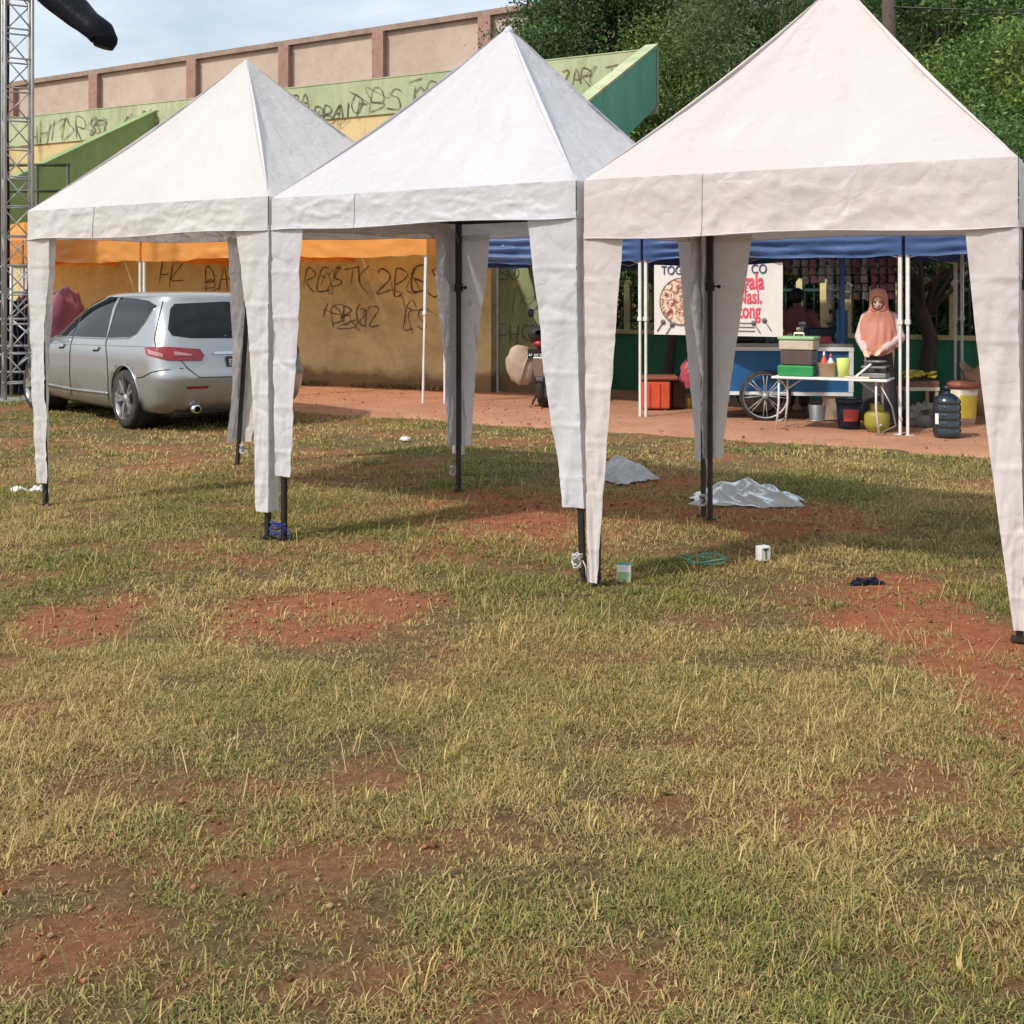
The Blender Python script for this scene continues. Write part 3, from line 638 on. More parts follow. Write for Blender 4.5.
# --- grandstand with graffiti, two stair flanks
GS = 1.356
a = wl(-70, GS); b = wl(657, GS); u, n, fr = wall_frame(a, b); Lw = (b - a).length
t = thing('grandstand', 'faded yellow and green grandstand covered in graffiti behind the tents', 'grandstand', a)
s2 = lambda px: (wl(px, GS) - wl(-70, GS)).length
zt, zg = 6.22, 5.5
cut = s2(585)
MB().prism([(0, -.1), (cut, -.1), (cut, 4.3), (cut + 1.2, zg), (0, zg)], 0, .5, fr).build('lower_wall', M['yellowwall'], t, off=a)
MB().prism([(0, zg), (cut + 1.2, zg), (s2(640), 5.0), (Lw, 5.05), (Lw, zt + .08), (0, zt)], -.04, .12, fr).build('parapet', M['greenwall'], t, off=a)
MB().prism([(0, zt + .005), (Lw, zt + .085), (Lw, zt + .11), (0, zt + .03)], -.05, .3, fr).build('coping', M['greenwall'], t, off=a)
z = Vector((0, 0, 0))
graffiti(t, z, b - a, [('HHIDR8', s2(30), 5.5, .52, .016, .12), ('~', s2(96), 5.45, .5, .012, 0), ('CO', s2(125), 5.65, .34, .013, .1), ('BS', s2(145), 5.7, .36, .013, 0)], M['ink'], -.06)
graffiti(t, z, b - a, [('BA', s2(293), 5.78, .30, .016, .1), ('BBAII', s2(316), 5.45, .34, .02, .1), ('O', s2(353), 5.6, .42, .017, 0), ('BSTS', s2(372), 5.55, .52, .012, .1), ('O2', s2(416), 5.6, .4, .012, .1)], M['ink'], -.06)
graffiti(t, z, b - a, [('ZAR', s2(562), 5.75, .3, .014, .1), ('TSH', s2(606), 5.72, .3, .013, .1), ('E~', s2(626), 5.75, .3, .012, .1)], M['inkred'], -.06)
for px, zz, depth, run, mt in ((157, 6.05, 1.75, 5.2, M['finleaf']), (657, 6.36, 1.17, 4.2, M['finteal'])):
    o = wl(px, GS) - a; d = n; q = []
    ff = lambda p, o=o: o + n * p.x + u * p.y + Vector((0, 0, p.z))
    sl = .47 if px > 300 else .5
    MB().prism([(0, zz), (run, zz - sl * run), (run, zz - sl * run - depth), (0, zz - depth)], -.22, 0, ff).build('stair_flank', mt, t)
    MB().prism([(-.02, zz + .004), (run, zz - sl * run + .004), (run, zz - sl * run + .06), (-.02, zz + .06)], -.25, .02, ff).build('flank_coping', M['greenwall'] if px > 300 else M['finleaf'], t)
# dark green pipe railing by the left stair
p0 = wp(36, 165, 22); p1 = wp(70, 165, 22)
t = thing('pipe_railing', 'dark green pipe railing beside the left stadium stair', 'railing', (p0.x, 22, 0)); mb = MB()
for zz in (0, .52): mb.tube([(-.9, 0, p0.z - zz), (p1.x - p0.x, 0, p0.z - zz)], .035, 6)
for x_ in (-.9, .02, p1.x - p0.x - .04): mb.tube([(x_, 0, 0), (x_, 0, p0.z)], .035, 6)
mb.build('rail', M['railgreen'], t)

# --- tall pink brown stadium wall at the back
PS = 2.26
a = wl(-120, PS); b = wl(640, PS); u, n, fr = wall_frame(a, b); Lw = (b - a).length
s3 = lambda px: (wl(px, PS) - wl(-120, PS)).length
zT = 11.15
t = thing('stadium_wall', 'tall pink brown outer stadium wall with darker pilasters against the sky', 'wall', a)
MB().prism([(0, -.1), (Lw, -.1), (Lw, zT + .25), (0, zT - .5)], 0, .4, fr).build('wall_body', M['brownwall'], t, off=a)
MB().prism([(0, zT - .498), (Lw, zT + .252), (Lw, zT + .45), (0, zT - .30)], -.16, .5, fr).build('coping', M['coping'], t, off=a)
for px in (-60, 14, 97, 195, 287, 381, 487, 570):
    s = s3(px); zz = zT - .5 + .75 * s / Lw
    MB().prism([(s - .24, -.1), (s + .24, -.1), (s + .24, zz - .02), (s - .24, zz - .02)], -.24, .0, fr).build('pilaster', M['pilaster'], t, off=a)

# ================================================================ low green wall with posts and railing
A0 = Vector((1.75, 17.4, 0)); FD = Vector((math.cos(R(-34)), math.sin(R(-34)), 0)); FN = Vector((-FD.y, FD.x, 0))
t = thing('roadside_fence', 'low green wall with pale yellow posts and dark railing behind the food stall', 'fence', A0)
ff = lambda p: FD * p.x + FN * p.y + Vector((0, 0, p.z))
MB().prism([(-.6, -.1), (9.5, -.1), (9.5, .9), (-.6, .9)], 0, .18, ff).build('low_wall', M['greenpaint'], t)
MB().prism([(-.62, .903), (9.5, .903), (9.5, .96), (-.62, .96)], -.03, .21, ff).build('wall_cap', M['yellowpost'], t)
for s in np.arange(-.3, 9.4, .35):
    MB().prism([(s - .045, .96), (s + .045, .96), (s + .045, 1.66 + .05 * math.sin(s * 40)), (s, 1.71 + .05 * math.sin(s * 40)), (s - .045, 1.66 + .05 * math.sin(s * 40))], .035, .145, ff).build('post', M['yellowpost'], t)
mb = MB()
for zz in (1.1, 1.58): mb.beam(ff(Vector((-.5, .09, zz))), ff(Vector((9.4, .09, zz))), .04)
for s in np.arange(-.45, 9.4, .14): mb.beam(ff(Vector((s, .09, .97))), ff(Vector((s, .09, 1.66))), .018)
mb.build('railing', M['greenrail'], t)

# ================================================================ pop-up canopies of the stalls
def popup(label, FL, A, wd, dp, eave, val, peak, mt, pm, group, lean=None, inset=.05, pleats=0, nm='stall_canopy', seed=0, posts=(0, 1, 2, 3)):
    A = R(A); t = thing(nm, label, 'canopy', (*FL, 0), A, group)
    cs = [Vector((inset, inset, eave)), Vector((wd - inset, inset, eave)), Vector((wd - inset, dp, eave)), Vector((inset, dp, eave))]; ap = Vector((wd / 2, dp / 2, peak)); mb = MB()
    for k in range(4):
        a, b = cs[k], cs[(k + 1) % 4]; nr = (b - a).cross(ap - a).normalized()
        mb.grid(lambda i, j, a=a, b=b, nr=nr: a.lerp(b, i).lerp(ap, j) + nr * (-.07 * 4 * i * (1 - i) * math.sin(math.pi * j) + fb3((i * 4 + seed, j * 3, k), 1.3) * .012 * min(1, 6 * i * (1 - i)) * min(1, j * 5)), 18, 14)
    mb.build('roof', mt, t, merge=.004); mb = MB()
    for k in range(4):
        a, b = cs[k], cs[(k + 1) % 4]; nr = Vector((b.y - a.y, a.x - b.x, 0)).normalized(); ee = eave - val
        def fn(i, j, a=a, b=b, nr=nr):
            e = min(1, 10 * i * (1 - i)); p = a.lerp(b, i); s_ = .055 * e * math.sin(j * pleats * 2 * math.pi) if pleats else 0
            return Vector((p.x, p.y, eave - j * ee + (.018 * math.sin(i * 6.28 + seed) * j + fb3((i * 5, seed, k), 1, 3) * .02 * j) * e)) + nr * (.006 + s_ * (.35 if pleats else 0) + fb3((i * 5 + seed, j * 2, k * 3), 1.6, 3) * .035 * e * (j + .2))
        mb.grid(fn, 40, 24 if pleats else 8)
    mb.build('valance', mt, t, merge=.003)
    f = MB(); q = inset + .02
    for k in range(4):
        a = cs[k]; b = cs[(k + 1) % 4]
        if k in (3,) : continue
        mid = a.lerp(b, .5)
        for s0, s1_, z0, z1 in ((0, .5, val - .02, eave - .03), (.5, 1, eave - .03, val - .02), (0, .5, eave - .05, val + .03), (.5, 1, val + .03, eave - .05)):
            pa = a.lerp(b, s0 * .97 + .015); pb = a.lerp(b, s1_ * .97 + .015); inn = (ap - mid); inn.z = 0; inn = inn.normalized() * .035
            f.beam(Vector((pa.x, pa.y, z0)) + inn, Vector((pb.x, pb.y, z1)) + inn, .022, .012)
    for a in cs: f.beam(Vector((a.x, a.y, eave - .04)).lerp(Vector((ap.x, ap.y, eave - .04)), .03), ap - Vector((0, 0, .05)), .02)
    f.build('truss', pm, t)
    for k in posts:
        a = cs[k]; ft = Vector((a.x + (.018 if k in (0, 3) else -.018), a.y + (.035 if k < 2 else -.035), 0)); tp = Vector((ft.x, ft.y, eave - .02))
        if lean and k in lean: ft = ft + Vector((*lean[k], 0))
        pl = MB().beam(ft, ft.lerp(tp, .52), .027).beam(ft.lerp(tp, .52), tp, .036).box(ft + Vector((0, 0, .006)), (.12, .12, .008)).build('post', pm, t)
        MB().box(ft.lerp(tp, .52), (.05, .05, .05)).build('slider', pm, pl); MB().box(tp - Vector((0, 0, .1)), (.042, .05, .09)).build('slider', pm, pl)
    return t
G1 = 'orange fabric canopies along the wall'; G2 = 'blue fabric canopies of the food stalls'
p = Vector((-1.16, 15.05)); dd = Vector((-.9026, .4305))
labs = ['orange canopy at the right end of its row with a leaning white post', 'orange canopy above the silver car, middle of its row', 'orange canopy directly behind the metal truss tower', 'orange canopy cut off by the left edge of the photo']
for k in range(4):
    fl = p + dd * 2.6 * (k + 1)
    popup(labs[k], (fl.x, fl.y), -25.5, 2.6, 2.3, 2.44, 2.05, 2.85, M['orange'], M['whitepost'], G1, {1: (-.06, 0)} if k == 0 else None, seed=k * 3 + 1, inset=.025)
p = Vector((1.57, 13.4)); dd = Vector((.824, -.566)); labs = ['blue canopy over the parked motorbike, left end of its row', 'blue canopy over the food cart, middle of its row', 'blue canopy over the dark water bottle, right end of its row']
for k in range(3):
    fl = p + dd * 3.11 * (k - 1)
    popup(labs[k], (fl.x, fl.y), -34.5, 3.11, 2.6, 2.34, 1.915, 2.72, M['blue'], M['whitepost'], G2, seed=k * 5 + 20, inset=.022, pleats=4)

# ================================================================ car
def make_car():
    ZL = [.20, .28, .40, .55, .62, .68, .80, .88, .95, 1.0, 1.06, 1.12, 1.2, 1.28, 1.36, 1.43, 1.48, 1.51, 1.53, 1.54]
    XR = [.20, .10, .04, .0, .0, .035, .075, .10, .125, .145, .17, .20, .25, .31, .375, .43, .44, .52, .75, 1.15]
    XF = [4.6, 4.7, 4.77, 4.8, 4.77, 4.72, 4.55, 4.3, 4.0, 3.82, 3.68, 3.56, 3.42, 3.27, 3.10, 2.90, 2.75, 2.58, 2.35, 2.0]
    WW = [.82, .865, .885, .90, .902, .90, .895, .885, .866, .85, .832, .815, .79, .762, .73, .69, .655, .61, .50, .3]
    def cr(arr, z):
        if z <= ZL[0]: return arr[0]
        if z >= ZL[-1]: return arr[-1]
        for i in range(len(ZL) - 1):
            if z <= ZL[i + 1]:
                h = ZL[i + 1] - ZL[i]; t = (z - ZL[i]) / h
                m0 = (arr[i + 1] - arr[max(i - 1, 0)]) / (ZL[i + 1] - ZL[max(i - 1, 0)]) * h; m1 = (arr[min(i + 2, len(ZL) - 1)] - arr[i]) / (ZL[min(i + 2, len(ZL) - 1)] - ZL[i]) * h
                return (2 * t ** 3 - 3 * t * t + 1) * arr[i] + (t ** 3 - 2 * t * t + t) * m0 + (-2 * t ** 3 + 3 * t * t) * arr[i + 1] + (t ** 3 - t * t) * m1
    zs = list(np.linspace(.20, 1.44, 46)) + [1.46, 1.48, 1.495, 1.51, 1.52, 1.53, 1.537, 1.54]
    K = 40; mb = MB(); mb.smooth = True; st = []
    for z in zs:
        xr, xf, w_ = cr(XR, z), cr(XF, z), cr(WW, z); rr_, rf = .42, 1.5; half = []
        for k in range(K + 1):
            tt = k / K; e = .5 - .5 * math.cos(math.pi * tt); e = e * .75 + tt * .25; xx = xr + (xf - xr) * e
            if tt < .25: pass
            d0 = (xx - xr) / rr_; d1 = (xf - xx) / rf
            y_ = w_ * (1 - max(0, 1 - d0) ** 3.6) ** (1 / 2.8) * (1 - max(0, 1 - d1) ** 3.2) ** (1 / 2.6)
            half.append((xx, max(0, y_)))
        ring = [(x_, y_, z) for x_, y_ in half] + [(x_, -y_, z) for x_, y_ in reversed(half[1:-1])]
        st.append(mb.vs(ring)); n_ = len(ring)
    for a, b in zip(st, st[1:]):
        for k in range(n_): mb.face((a + k, a + (k + 1) % n_, b + (k + 1) % n_, b + k))
    for s_, zc, fl in ((st[0], .20, 1), (st[-1], 1.5415, 0)):
        c = mb.vs([(1.6 if not fl else 2.4, 0, zc)])
        for k in range(n_):
            q = (s_ + k, s_ + (k + 1) % n_, c); mb.face(q)
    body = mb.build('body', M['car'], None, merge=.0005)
    bm = bmesh.new(); bm.from_mesh(body.data); bvh = BVHTree.FromBMesh(bm); bm.free()
    # wheel arches
    cut = MB()
    for wx in (1.0, 3.83):
        for s_ in (-1, 1): cut.lathe([(.372, -.25), (.372, .25)], (wx, s_ * .84, .335), 40, 'Y')
    cu = cut.build('arch_cutter', M['black'], None)
    md = body.modifiers.new('b', 'BOOLEAN'); md.operation = 'DIFFERENCE'; md.object = cu; md.solver = 'EXACT'; apply_mods(body)
    bpy.data.objects.remove(cu, do_unlink=True)
    return body, bvh
HEAD = math.atan2(.73, -.683)
car = thing('parked_car', 'silver estate car parked on the grass behind the left tent', 'car', (-3.0, 12.28, 0), HEAD); car.scale = (1, 1.04, 1)
body, bvh = make_car(); body.parent = car
def patch(poly, mode, cuts=7, off=.004):
    bm = bmesh.new()
    if mode == 'side' or mode == 'rear' or mode == 'sideR': pts = [Vector((p[0], 0, p[1])) for p in poly]
    else: pts = [Vector((p[0], 0, p[1])) for p in poly]
    f = bm.faces.new([bm.verts.new(p) for p in pts]); bmesh.ops.triangulate(bm, faces=[f]); bmesh.ops.subdivide_edges(bm, edges=bm.edges[:], cuts=cuts, use_grid_fill=True)
    for v in bm.verts:
        a, z_ = v.co.x, v.co.z
        if mode == 'side': o, d = Vector((a, 3, z_)), Vector((0, -1, 0))
        elif mode == 'sideR': o, d = Vector((a, -3, z_)), Vector((0, 1, 0))
        elif mode == 'rear': o, d = Vector((-2, a, z_)), Vector((1, 0, 0))
        else: o = Vector((1.6 + 4 * math.cos(a), 4 * math.sin(a), z_)); d = Vector((-math.cos(a), -math.sin(a), 0))
        h = bvh.ray_cast(o, d)
        if h[0] is None: v.co = o + d * 3; continue
        nn_ = h[1] if h[1].dot(d) < 0 else -h[1]; v.co = h[0] + nn_ * off
    bmesh.ops.recalc_face_normals(bm, faces=bm.faces)
    mb = MB(); mb.smooth = True; mb.v = [v.co.copy() for v in bm.verts]; bm.verts.index_update()
    for f in bm.faces: mb.face([v.index for v in f.verts])
    bm.free(); return mb
ph = lambda x_, y_: math.atan2(y_, x_ - 1.6) % (2 * math.pi)
def seam(pts, mode, name='panel_gap', w_=.006, m=None, off=.002):
    mb = MB(); P = []
    for a, b in zip(pts, pts[1:]):
        nseg = max(2, int(math.hypot(b[0] - a[0], b[1] - a[1]) / .06))
        for k in range(nseg): P.append((a[0] + (b[0] - a[0]) * k / nseg, a[1] + (b[1] - a[1]) * k / nseg))
    P.append(pts[-1]); W_ = []
    for a, z_ in P:
        if mode == 'side': o, d = Vector((a, 3, z_)), Vector((0, -1, 0))
        elif mode == 'rear': o, d = Vector((-2, a, z_)), Vector((1, 0, 0))
        else: o = Vector((1.6 + 4 * math.cos(a), 4 * math.sin(a), z_)); d = Vector((-math.cos(a), -math.sin(a), 0))
        h = bvh.ray_cast(o, d)
        if h[0] is not None: W_.append(h[0] - d * off)
    mb.tube(W_, w_, 5); return mb.build(name, m or M['seam'], car)
# side glass
gl = patch([(3.50, .98), (3.42, 1.07), (3.12, 1.27), (2.74, 1.435), (2.62, 1.46), (2.60, .99)], 'side').build('side_window', M['glass'], car)
patch([(2.54, .99), (2.56, 1.46), (2.0, 1.475), (1.72, 1.47), (1.60, 1.0)], 'side').build('side_window', M['glass'], car)
patch([(1.53, 1.0), (1.64, 1.468), (1.2, 1.455), (.80, 1.425), (.60, 1.375), (.70, 1.20), (.84, 1.07), (1.0, 1.02)], 'side').build('side_window', M['glass'], car)
patch([(3.45, .98), (2.6, 1.46), (1.6, 1.47), (.80, 1.38), (.9, 1.02)], 'sideR').build('side_window', M['glass'], car)
patch([(ph(.44, .58), 1.395), (ph(.38, .66), 1.34), (ph(.31, .715), 1.12), (ph(.28, .68), 1.05), (ph(.20, .5), 1.02), (math.pi, 1.01), (2 * math.pi - ph(.20, .5), 1.02), (2 * math.pi - ph(.28, .68), 1.05), (2 * math.pi - ph(.31, .715), 1.12), (2 * math.pi - ph(.38, .66), 1.34), (2 * math.pi - ph(.44, .58), 1.395), (math.pi, 1.42)], 'rad', 9).build('rear_window', M['glass'], car)
seam([(3.52, .975), (2.6, .975), (1.6, .985), (1.0, 1.005), (.83, 1.06), (.68, 1.20), (.585, 1.38)], 'side', 'window_trim', .006, M['chrome'])
# lamps
def lamp(sg):
    A = lambda x_, y_: ph(x_, y_ * sg)
    l = patch([(A(.50, .885), .925), (A(.44, .885), .845), (A(.12, .8), .785), (A(.09, .44), .775), (A(.12, .40), .83), (A(.13, .44), .90), (A(.16, .78), .93)], 'rad', 8, .010).build('tail_light', M['taillight'], car)
    patch([(A(.42, .885), .905), (A(.38, .885), .853), (A(.16, .84), .82), (A(.16, .84), .855)], 'rad', 5, .016).build('clear_lens', M['lamp_clear'], l)
    patch([(A(.11, .74), .882), (A(.10, .74), .835), (A(.09, .55), .83), (A(.10, .55), .845)], 'rad', 5, .016).build('clear_lens', M['lamp_clear'], l)
lamp(1); lamp(-1)
# hatch outline, doors, bumper, handles
seam([(.80, 0)] and [(ph(.46, .72), 1.43), (ph(.34, .86), 1.02), (ph(.25, .88), .91)], 'rad')
seam([(.66, .80), (.60, .70), (.50, .60), (0, .585), (-.50, .60), (-.60, .70), (-.66, .80)], 'rear')
for wx in (1.0, 3.83): seam([(wx + .372 * math.cos(a_ * math.pi / 20 - .1), .335 + .372 * math.sin(a_ * math.pi / 20 - .1)) for a_ in range(22)], 'side', 'arch_lip', .011, M['car'], .001)
seam([(3.62, .95), (3.55, .60), (3.50, .27)], 'side'); seam([(2.575, 1.46), (2.57, .95), (2.55, .6), (2.58, .27)], 'side')
seam([(1.56, 1.46), (1.56, .95), (1.46, .78), (1.42, .55), (1.48, .27)], 'side')
seam([(.66, .58), (.50, .60), (.3, .66), (.10, .70)], 'side')
seam([(3.45, .36), (2.5, .345), (1.45, .36)], 'side', 'sill_moulding', .014, M['car'], .008)
seam([(3.40, .885), (2.5, .895), (1.3, .915), (.55, .93)], 'side', 'shoulder_crease', .004, M['car'], .002)
for x_ in (2.75, 1.70):
    h = patch([(x_, .855), (x_ + .20, .85), (x_ + .20, .885), (x_, .895)], 'side', 4, .02).build('door_handle', M['car'], car)
    patch([(x_ + .02, .835), (x_ + .17, .83), (x_ + .17, .852), (x_ + .02, .858)], 'side', 3, .005).build('recess', M['seam'], h)
pl = patch([(.17, .70), (-.17, .70), (-.17, .81), (.17, .81)], 'rear', 4, .016).build('number_plate', M['plate'], car)
patch([(.30, .835), (-.30, .835), (-.30, .862), (.30, .862)], 'rear', 4, .02).build('chrome_strip', M['chrome'], car)
fc = bpy.data.curves.new('t', 'FONT'); fc.body = 'B 1873 KQA'; fc.body = 'B 8'; fc.size = .085; fo = bpy.data.objects.new('plate_letters', fc); COL.objects.link(fo)
def textobj(txt, size, m, parent, loc, rot, name, extrude=.001, align='LEFT', bold=0):
    fc = bpy.data.curves.new('t', 'FONT'); fc.body = txt; fc.size = size; fc.extrude = extrude; fc.align_x = align; fc.offset = bold
    o = bpy.data.objects.new('tmp', fc); COL.objects.link(o); dg = bpy.context.evaluated_depsgraph_get(); dg.update()
    me = bpy.data.meshes.new_from_object(o.evaluated_get(dg)); bpy.data.objects.remove(o, do_unlink=True); me.materials.clear(); me.materials.append(m)
    q = bpy.data.objects.new(name, me); COL.objects.link(q); q.parent = parent; q.location = loc; q.rotation_euler = rot; return q
bpy.data.objects.remove(fo, do_unlink=True)
hx = bvh.ray_cast(Vector((-2, 0, .75)), Vector((1, 0, 0)))[0].x
textobj('B 8', .10, M['whitepaint'], pl, (hx - .030, .155, .718), (R(90), 0, R(-90)), 'plate_letters')
MB().tube([(hx + .0 + .12, .10, 1.04), (hx + .12, -.42, 1.05)], .008, 6).ell((hx + .11, .12, 1.03), .022, 8, 6).build('rear_wiper', M['black'], car)
# reflector and exhaust
patch([(.62, .475), (.40, .475), (.38, .50), (.62, .505)], 'rear', 3, .006).build('reflector', M['taillight'], car)
patch([(-.62, .475), (-.40, .475), (-.38, .50), (-.62, .505)], 'rear', 3, .006).build('reflector', M['taillight'], car)
for s_ in (1, -1): MB().lathe([(.034, 0), (.045, .0), (.047, .16), (.040, .16)], (-.03 + .05, s_ * .52, .255), 18, 'X', cap=False).lathe([(.001, .08), (.036, .08)], (.02, s_ * .52, .255), 18, 'X').build('exhaust_pipe', M['chrome'], car)
MB().box((.36, 0, .21), (.3, 1.35, .10), bev=.03).build('rear_valance', M['black'], car)
MB().box((2.4, 0, .19), (3.8, 1.3, .1)).build('underbody', M['black'], car)
MB().ell((3.30, 1.00, 1.04), (.07, .12, .075), 14, 8).build('door_mirror', M['car'], car)
# wheels
for wx in (1.0, 3.83):
    for s_ in (1, -1):
        wc = Vector((wx, s_ * .80, .328))
        wh = MB().lathe([(.20, -.10), (.293, -.108), (.322, -.09), (.33, -.05), (.33, .05), (.322, .09), (.293, .108), (.23, .10)], wc, 48, 'Y', cap=False).build('wheel', M['rubber'], car)
        mb = MB().lathe([(.236, s_ * .102), (.228, s_ * .095), (.215, s_ * .03), (.21, -s_ * .07)], wc, 48, 'Y', cap=False)
        for k in range(10):
            a = 2 * math.pi * (k // 2) / 5 + (.17 if k % 2 else -.17); a0 = 2 * math.pi * (k // 2) / 5 + (.07 if k % 2 else -.07)
            mb.beam(wc + Vector((.05 * math.cos(a0), s_ * .075, .05 * math.sin(a0))), wc + Vector((.228 * math.cos(a), s_ * .092, .228 * math.sin(a))), .026, .03)
        mb.lathe([(.001, s_ * .095), (.045, s_ * .092), (.062, s_ * .07), (.062, s_ * .03)], wc, 20, 'Y'); mb.build('rim', M['rim'], wh)
        MB().lathe([(.001, -s_ * .03), (.205, -s_ * .03)], wc, 30, 'Y').lathe([(.001, s_ * .0), (.14, s_ * .0)], wc, 30, 'Y').build('brake_disc', M['seam'], wh)
        MB().lathe([(.368, -s_ * .25), (.368, s_ * .055)], Vector((wx, s_ * .80, .335)), 40, 'Y', cap=False).lathe([(.001, -s_ * .25), (.368, -s_ * .25)], Vector((wx, s_ * .80, .335)), 40, 'Y').build('wheel_arch', M['black'], car)
# ================================================================ stage side: truss tower, drape, covered gear
tp = wp(17.5, 404, 15.8); TX = tp.x
t = thing('truss_tower', 'tall aluminium truss tower at the left edge with zigzag lacing', 'truss', (TX, 15.8, 0), R(30)); hh = .178
cs = [(-hh, -hh), (hh, -hh), (hh, hh), (-hh, hh)]
for q in cs: MB().tube([(q[0], q[1], .0), (q[0], q[1], 8.6)], .024, 8).build('rail', M['alu'], t)
MB().box((0, 0, .01), (.6, .6, .02)).build('base_plate', M['alu'], t)
mb = MB()
for k in range(4):
    a, b = cs[k], cs[(k + 1) % 4]; z = .25; i = 0
    while z < 8.4:
        mb.tube([(a[0], a[1], z), (b[0], b[1], z)], .013, 6); mb.tube([(*(a if i % 2 else b), z), (*(b if i % 2 else a), z + .42)], .011, 6); z += .42; i += 1
mb.build('lacing', M['alu'], t)
x0 = wp(-50, 300, 16.4).x; x1 = wp(43, 300, 16.4).x
t = thing('scaffold_frame', 'low grey scaffold frame of bars and braces behind the truss tower', 'scaffold', (x0, 16.4, 0)); W_ = x1 - x0; mb = MB()
for x_ in (0, W_ * .33, W_ * .66, W_): MB().tube([(x_, 0, 0), (x_, 0, 1.95)], .026, 8).build('upright', M['alu'], t)
for zz in (.36, .75, 1.15, 1.55, 1.93): mb.tube([(0, 0, zz), (W_, 0, zz)], .02, 6)
for i in range(3):
    for zz in (.36, 1.15): mb.tube([(W_ * .33 * i, .0, zz), (W_ * .33 * (i + 1), .0, zz + .4)], .014, 6); mb.tube([(W_ * .33 * (i + 1), .0, zz + .4), (W_ * .33 * i, .0, zz + .79)], .014, 6)
mb.build('crossbars', M['alu'], t)
def sheet(x0, x1, y, z0, z1, m, name, amp=.06, f=9, n=60):
    mb = MB(); mb.grid(lambda i, j: Vector((x0 + (x1 - x0) * i, y + amp * math.sin(i * f * 6.28 + j * .8) * (.5 + .5 * (1 - j)) + fb3((i * 6, j * 3, y), 1) * .04, z0 + (z1 - z0) * j)), n, 20); return mb.build(name, m)
xl = wp(-110, 0, 16.9).x; xr = wp(9, 0, 16.9).x
tag(sheet(xl, xr, 16.9, .02, 9.0, M['blackcloth'], 'stage_drape', n=90), 'black full height stage drape hanging behind the truss tower', 'stage drape')
tag(sheet(wp(-60, 0, 16.7).x, wp(30, 0, 16.7).x, 16.65, .02, 1.42, M['navy'], 'stage_skirt', f=14, n=110), 'dark navy pleated stage skirt behind the scaffold bars', 'stage skirt')
def heap(name, c, sx, sy, h, m, label, cat, seed=0, amp=.1, nu=40, nv=18, e=.6, rz=0, group=None):
    """cloth or sack lying over something: closed wrinkled mound"""
    mb = MB()
    def fn(i, j):
        a = i * 2 * math.pi; v = j * math.pi / 2; r = abs(math.cos(v)) ** e; zz = h * abs(math.sin(v)) ** e
        p = Vector((math.cos(a) * sx * r, math.sin(a) * sy * r, zz)); k = 1 + fb3((math.cos(a) * 1.6 + seed, math.sin(a) * 1.6, zz * 3 / max(h, .1) + seed), 1.2, 4) * amp * 2.4
        return Vector((p.x * k, p.y * k, max(.0, zz * (1 + fb3((p.x * 4 / sx + seed, p.y * 4 / sy, 2), .8, 4) * amp * 2.2))))
    mb.grid(fn, nu, nv); o = mb.build(name, m, merge=.0005); o.location = c; o.rotation_euler = (0, 0, rz); tag(o, label, cat, group); return o
heap('covered_equipment', (wp(52, 0, 17.6).x, 17.5, 0), .62, .5, 1.52, M['maroon'], 'heap under a dusty maroon cloth beside the front of the silver car', 'covered heap', 3, .05, e=.45)
P_ = [wp(*q) for q in ((18, -62, 15.8), (34, -32, 15.4), (53, -9, 15.2), (73, 8, 15.1), (88, 21, 15), (99, 31, 14.95), (104, 40, 14.95), (103, 49, 14.95))]
base = P_[0].copy(); mb = MB(); pp = []; rr_ = []
for i in range(len(P_) - 1):
    for k in range(6): t_ = k / 6; pp.append(P_[i].lerp(P_[i + 1], t_) - base)
pp.append(P_[-1] - base); rad = [.34, .33, .30, .25, .215, .215, .19, .13]
for q, p in enumerate(pp):
    f_ = q / 6; i = min(int(f_), 6); rr_.append((rad[i] * (1 - (f_ - i)) + rad[i + 1] * (f_ - i)) )
mb.tube(pp, rr_, 24, flat=.8)
for i, v in enumerate(mb.v): v += Vector((fb3(v * 1.4, 1, 2), 0, fb3(v * 1.4 + Vector((5, 5, 5)), 1, 2))) * .03
o = mb.build('rolled_banner', M['blackcloth']); o.location = base; tag(o, 'black rolled cloth drooping from the top of the truss tower into the sky', 'banner')

# ================================================================ motorbike
t = thing('motorbike', 'parked black motorbike seen from behind with a beige sack on its side', 'motorbike', (.43, 14.72, 0), R(-14))
def wheelset(y):
    wh = MB().lathe([(.20, -.045), (.265, -.05), (.288, -.025), (.292, 0), (.288, .025), (.265, .05), (.20, .045)], (0, y, .29), 36, 'X', cap=False).build('wheel', M['rubber'], t)
    mb = MB().lathe([(.215, -.03), (.205, -.03), (.205, .03), (.215, .03)], (0, y, .29), 30, 'X', cap=False)
    for k in range(5): a = k * 1.2566; mb.beam((0, y, .29), (0, y + .21 * math.cos(a), .29 + .21 * math.sin(a)), .03, .02)
    mb.build('rim', M['steel'], wh)
wheelset(0); wheelset(1.24)
MB().grid(lambda i, j: Vector(((i - .5) * .13, .05 - .34 * math.sin(.3 + j * 1.1) * 1.0, .29 + .34 * math.cos(.3 + (1 - j) * 0 + j * 1.1))), 4, 10).build('rear_fender', M['black'], t, solid=.01)
MB().box((0, -.30, .56), (.15, .03, .28), rx=R(18), bev=.01).build('mudguard_flap', M['steel'], t)
pl = MB().box((0, -.315, .735), (.30, .008, .12), rx=R(10)).build('number_plate', M['plate'], t); textobj('B 6NYX', .085, M['whitepaint'], pl, (-.14, -.322, .705), (R(80), 0, 0), 'plate_letters')
MB().ell((0, -.27, .86), (.10, .05, .05), 14, 8).build('tail_light', M['taillight'], t)
mb = MB(); mb.smooth = True
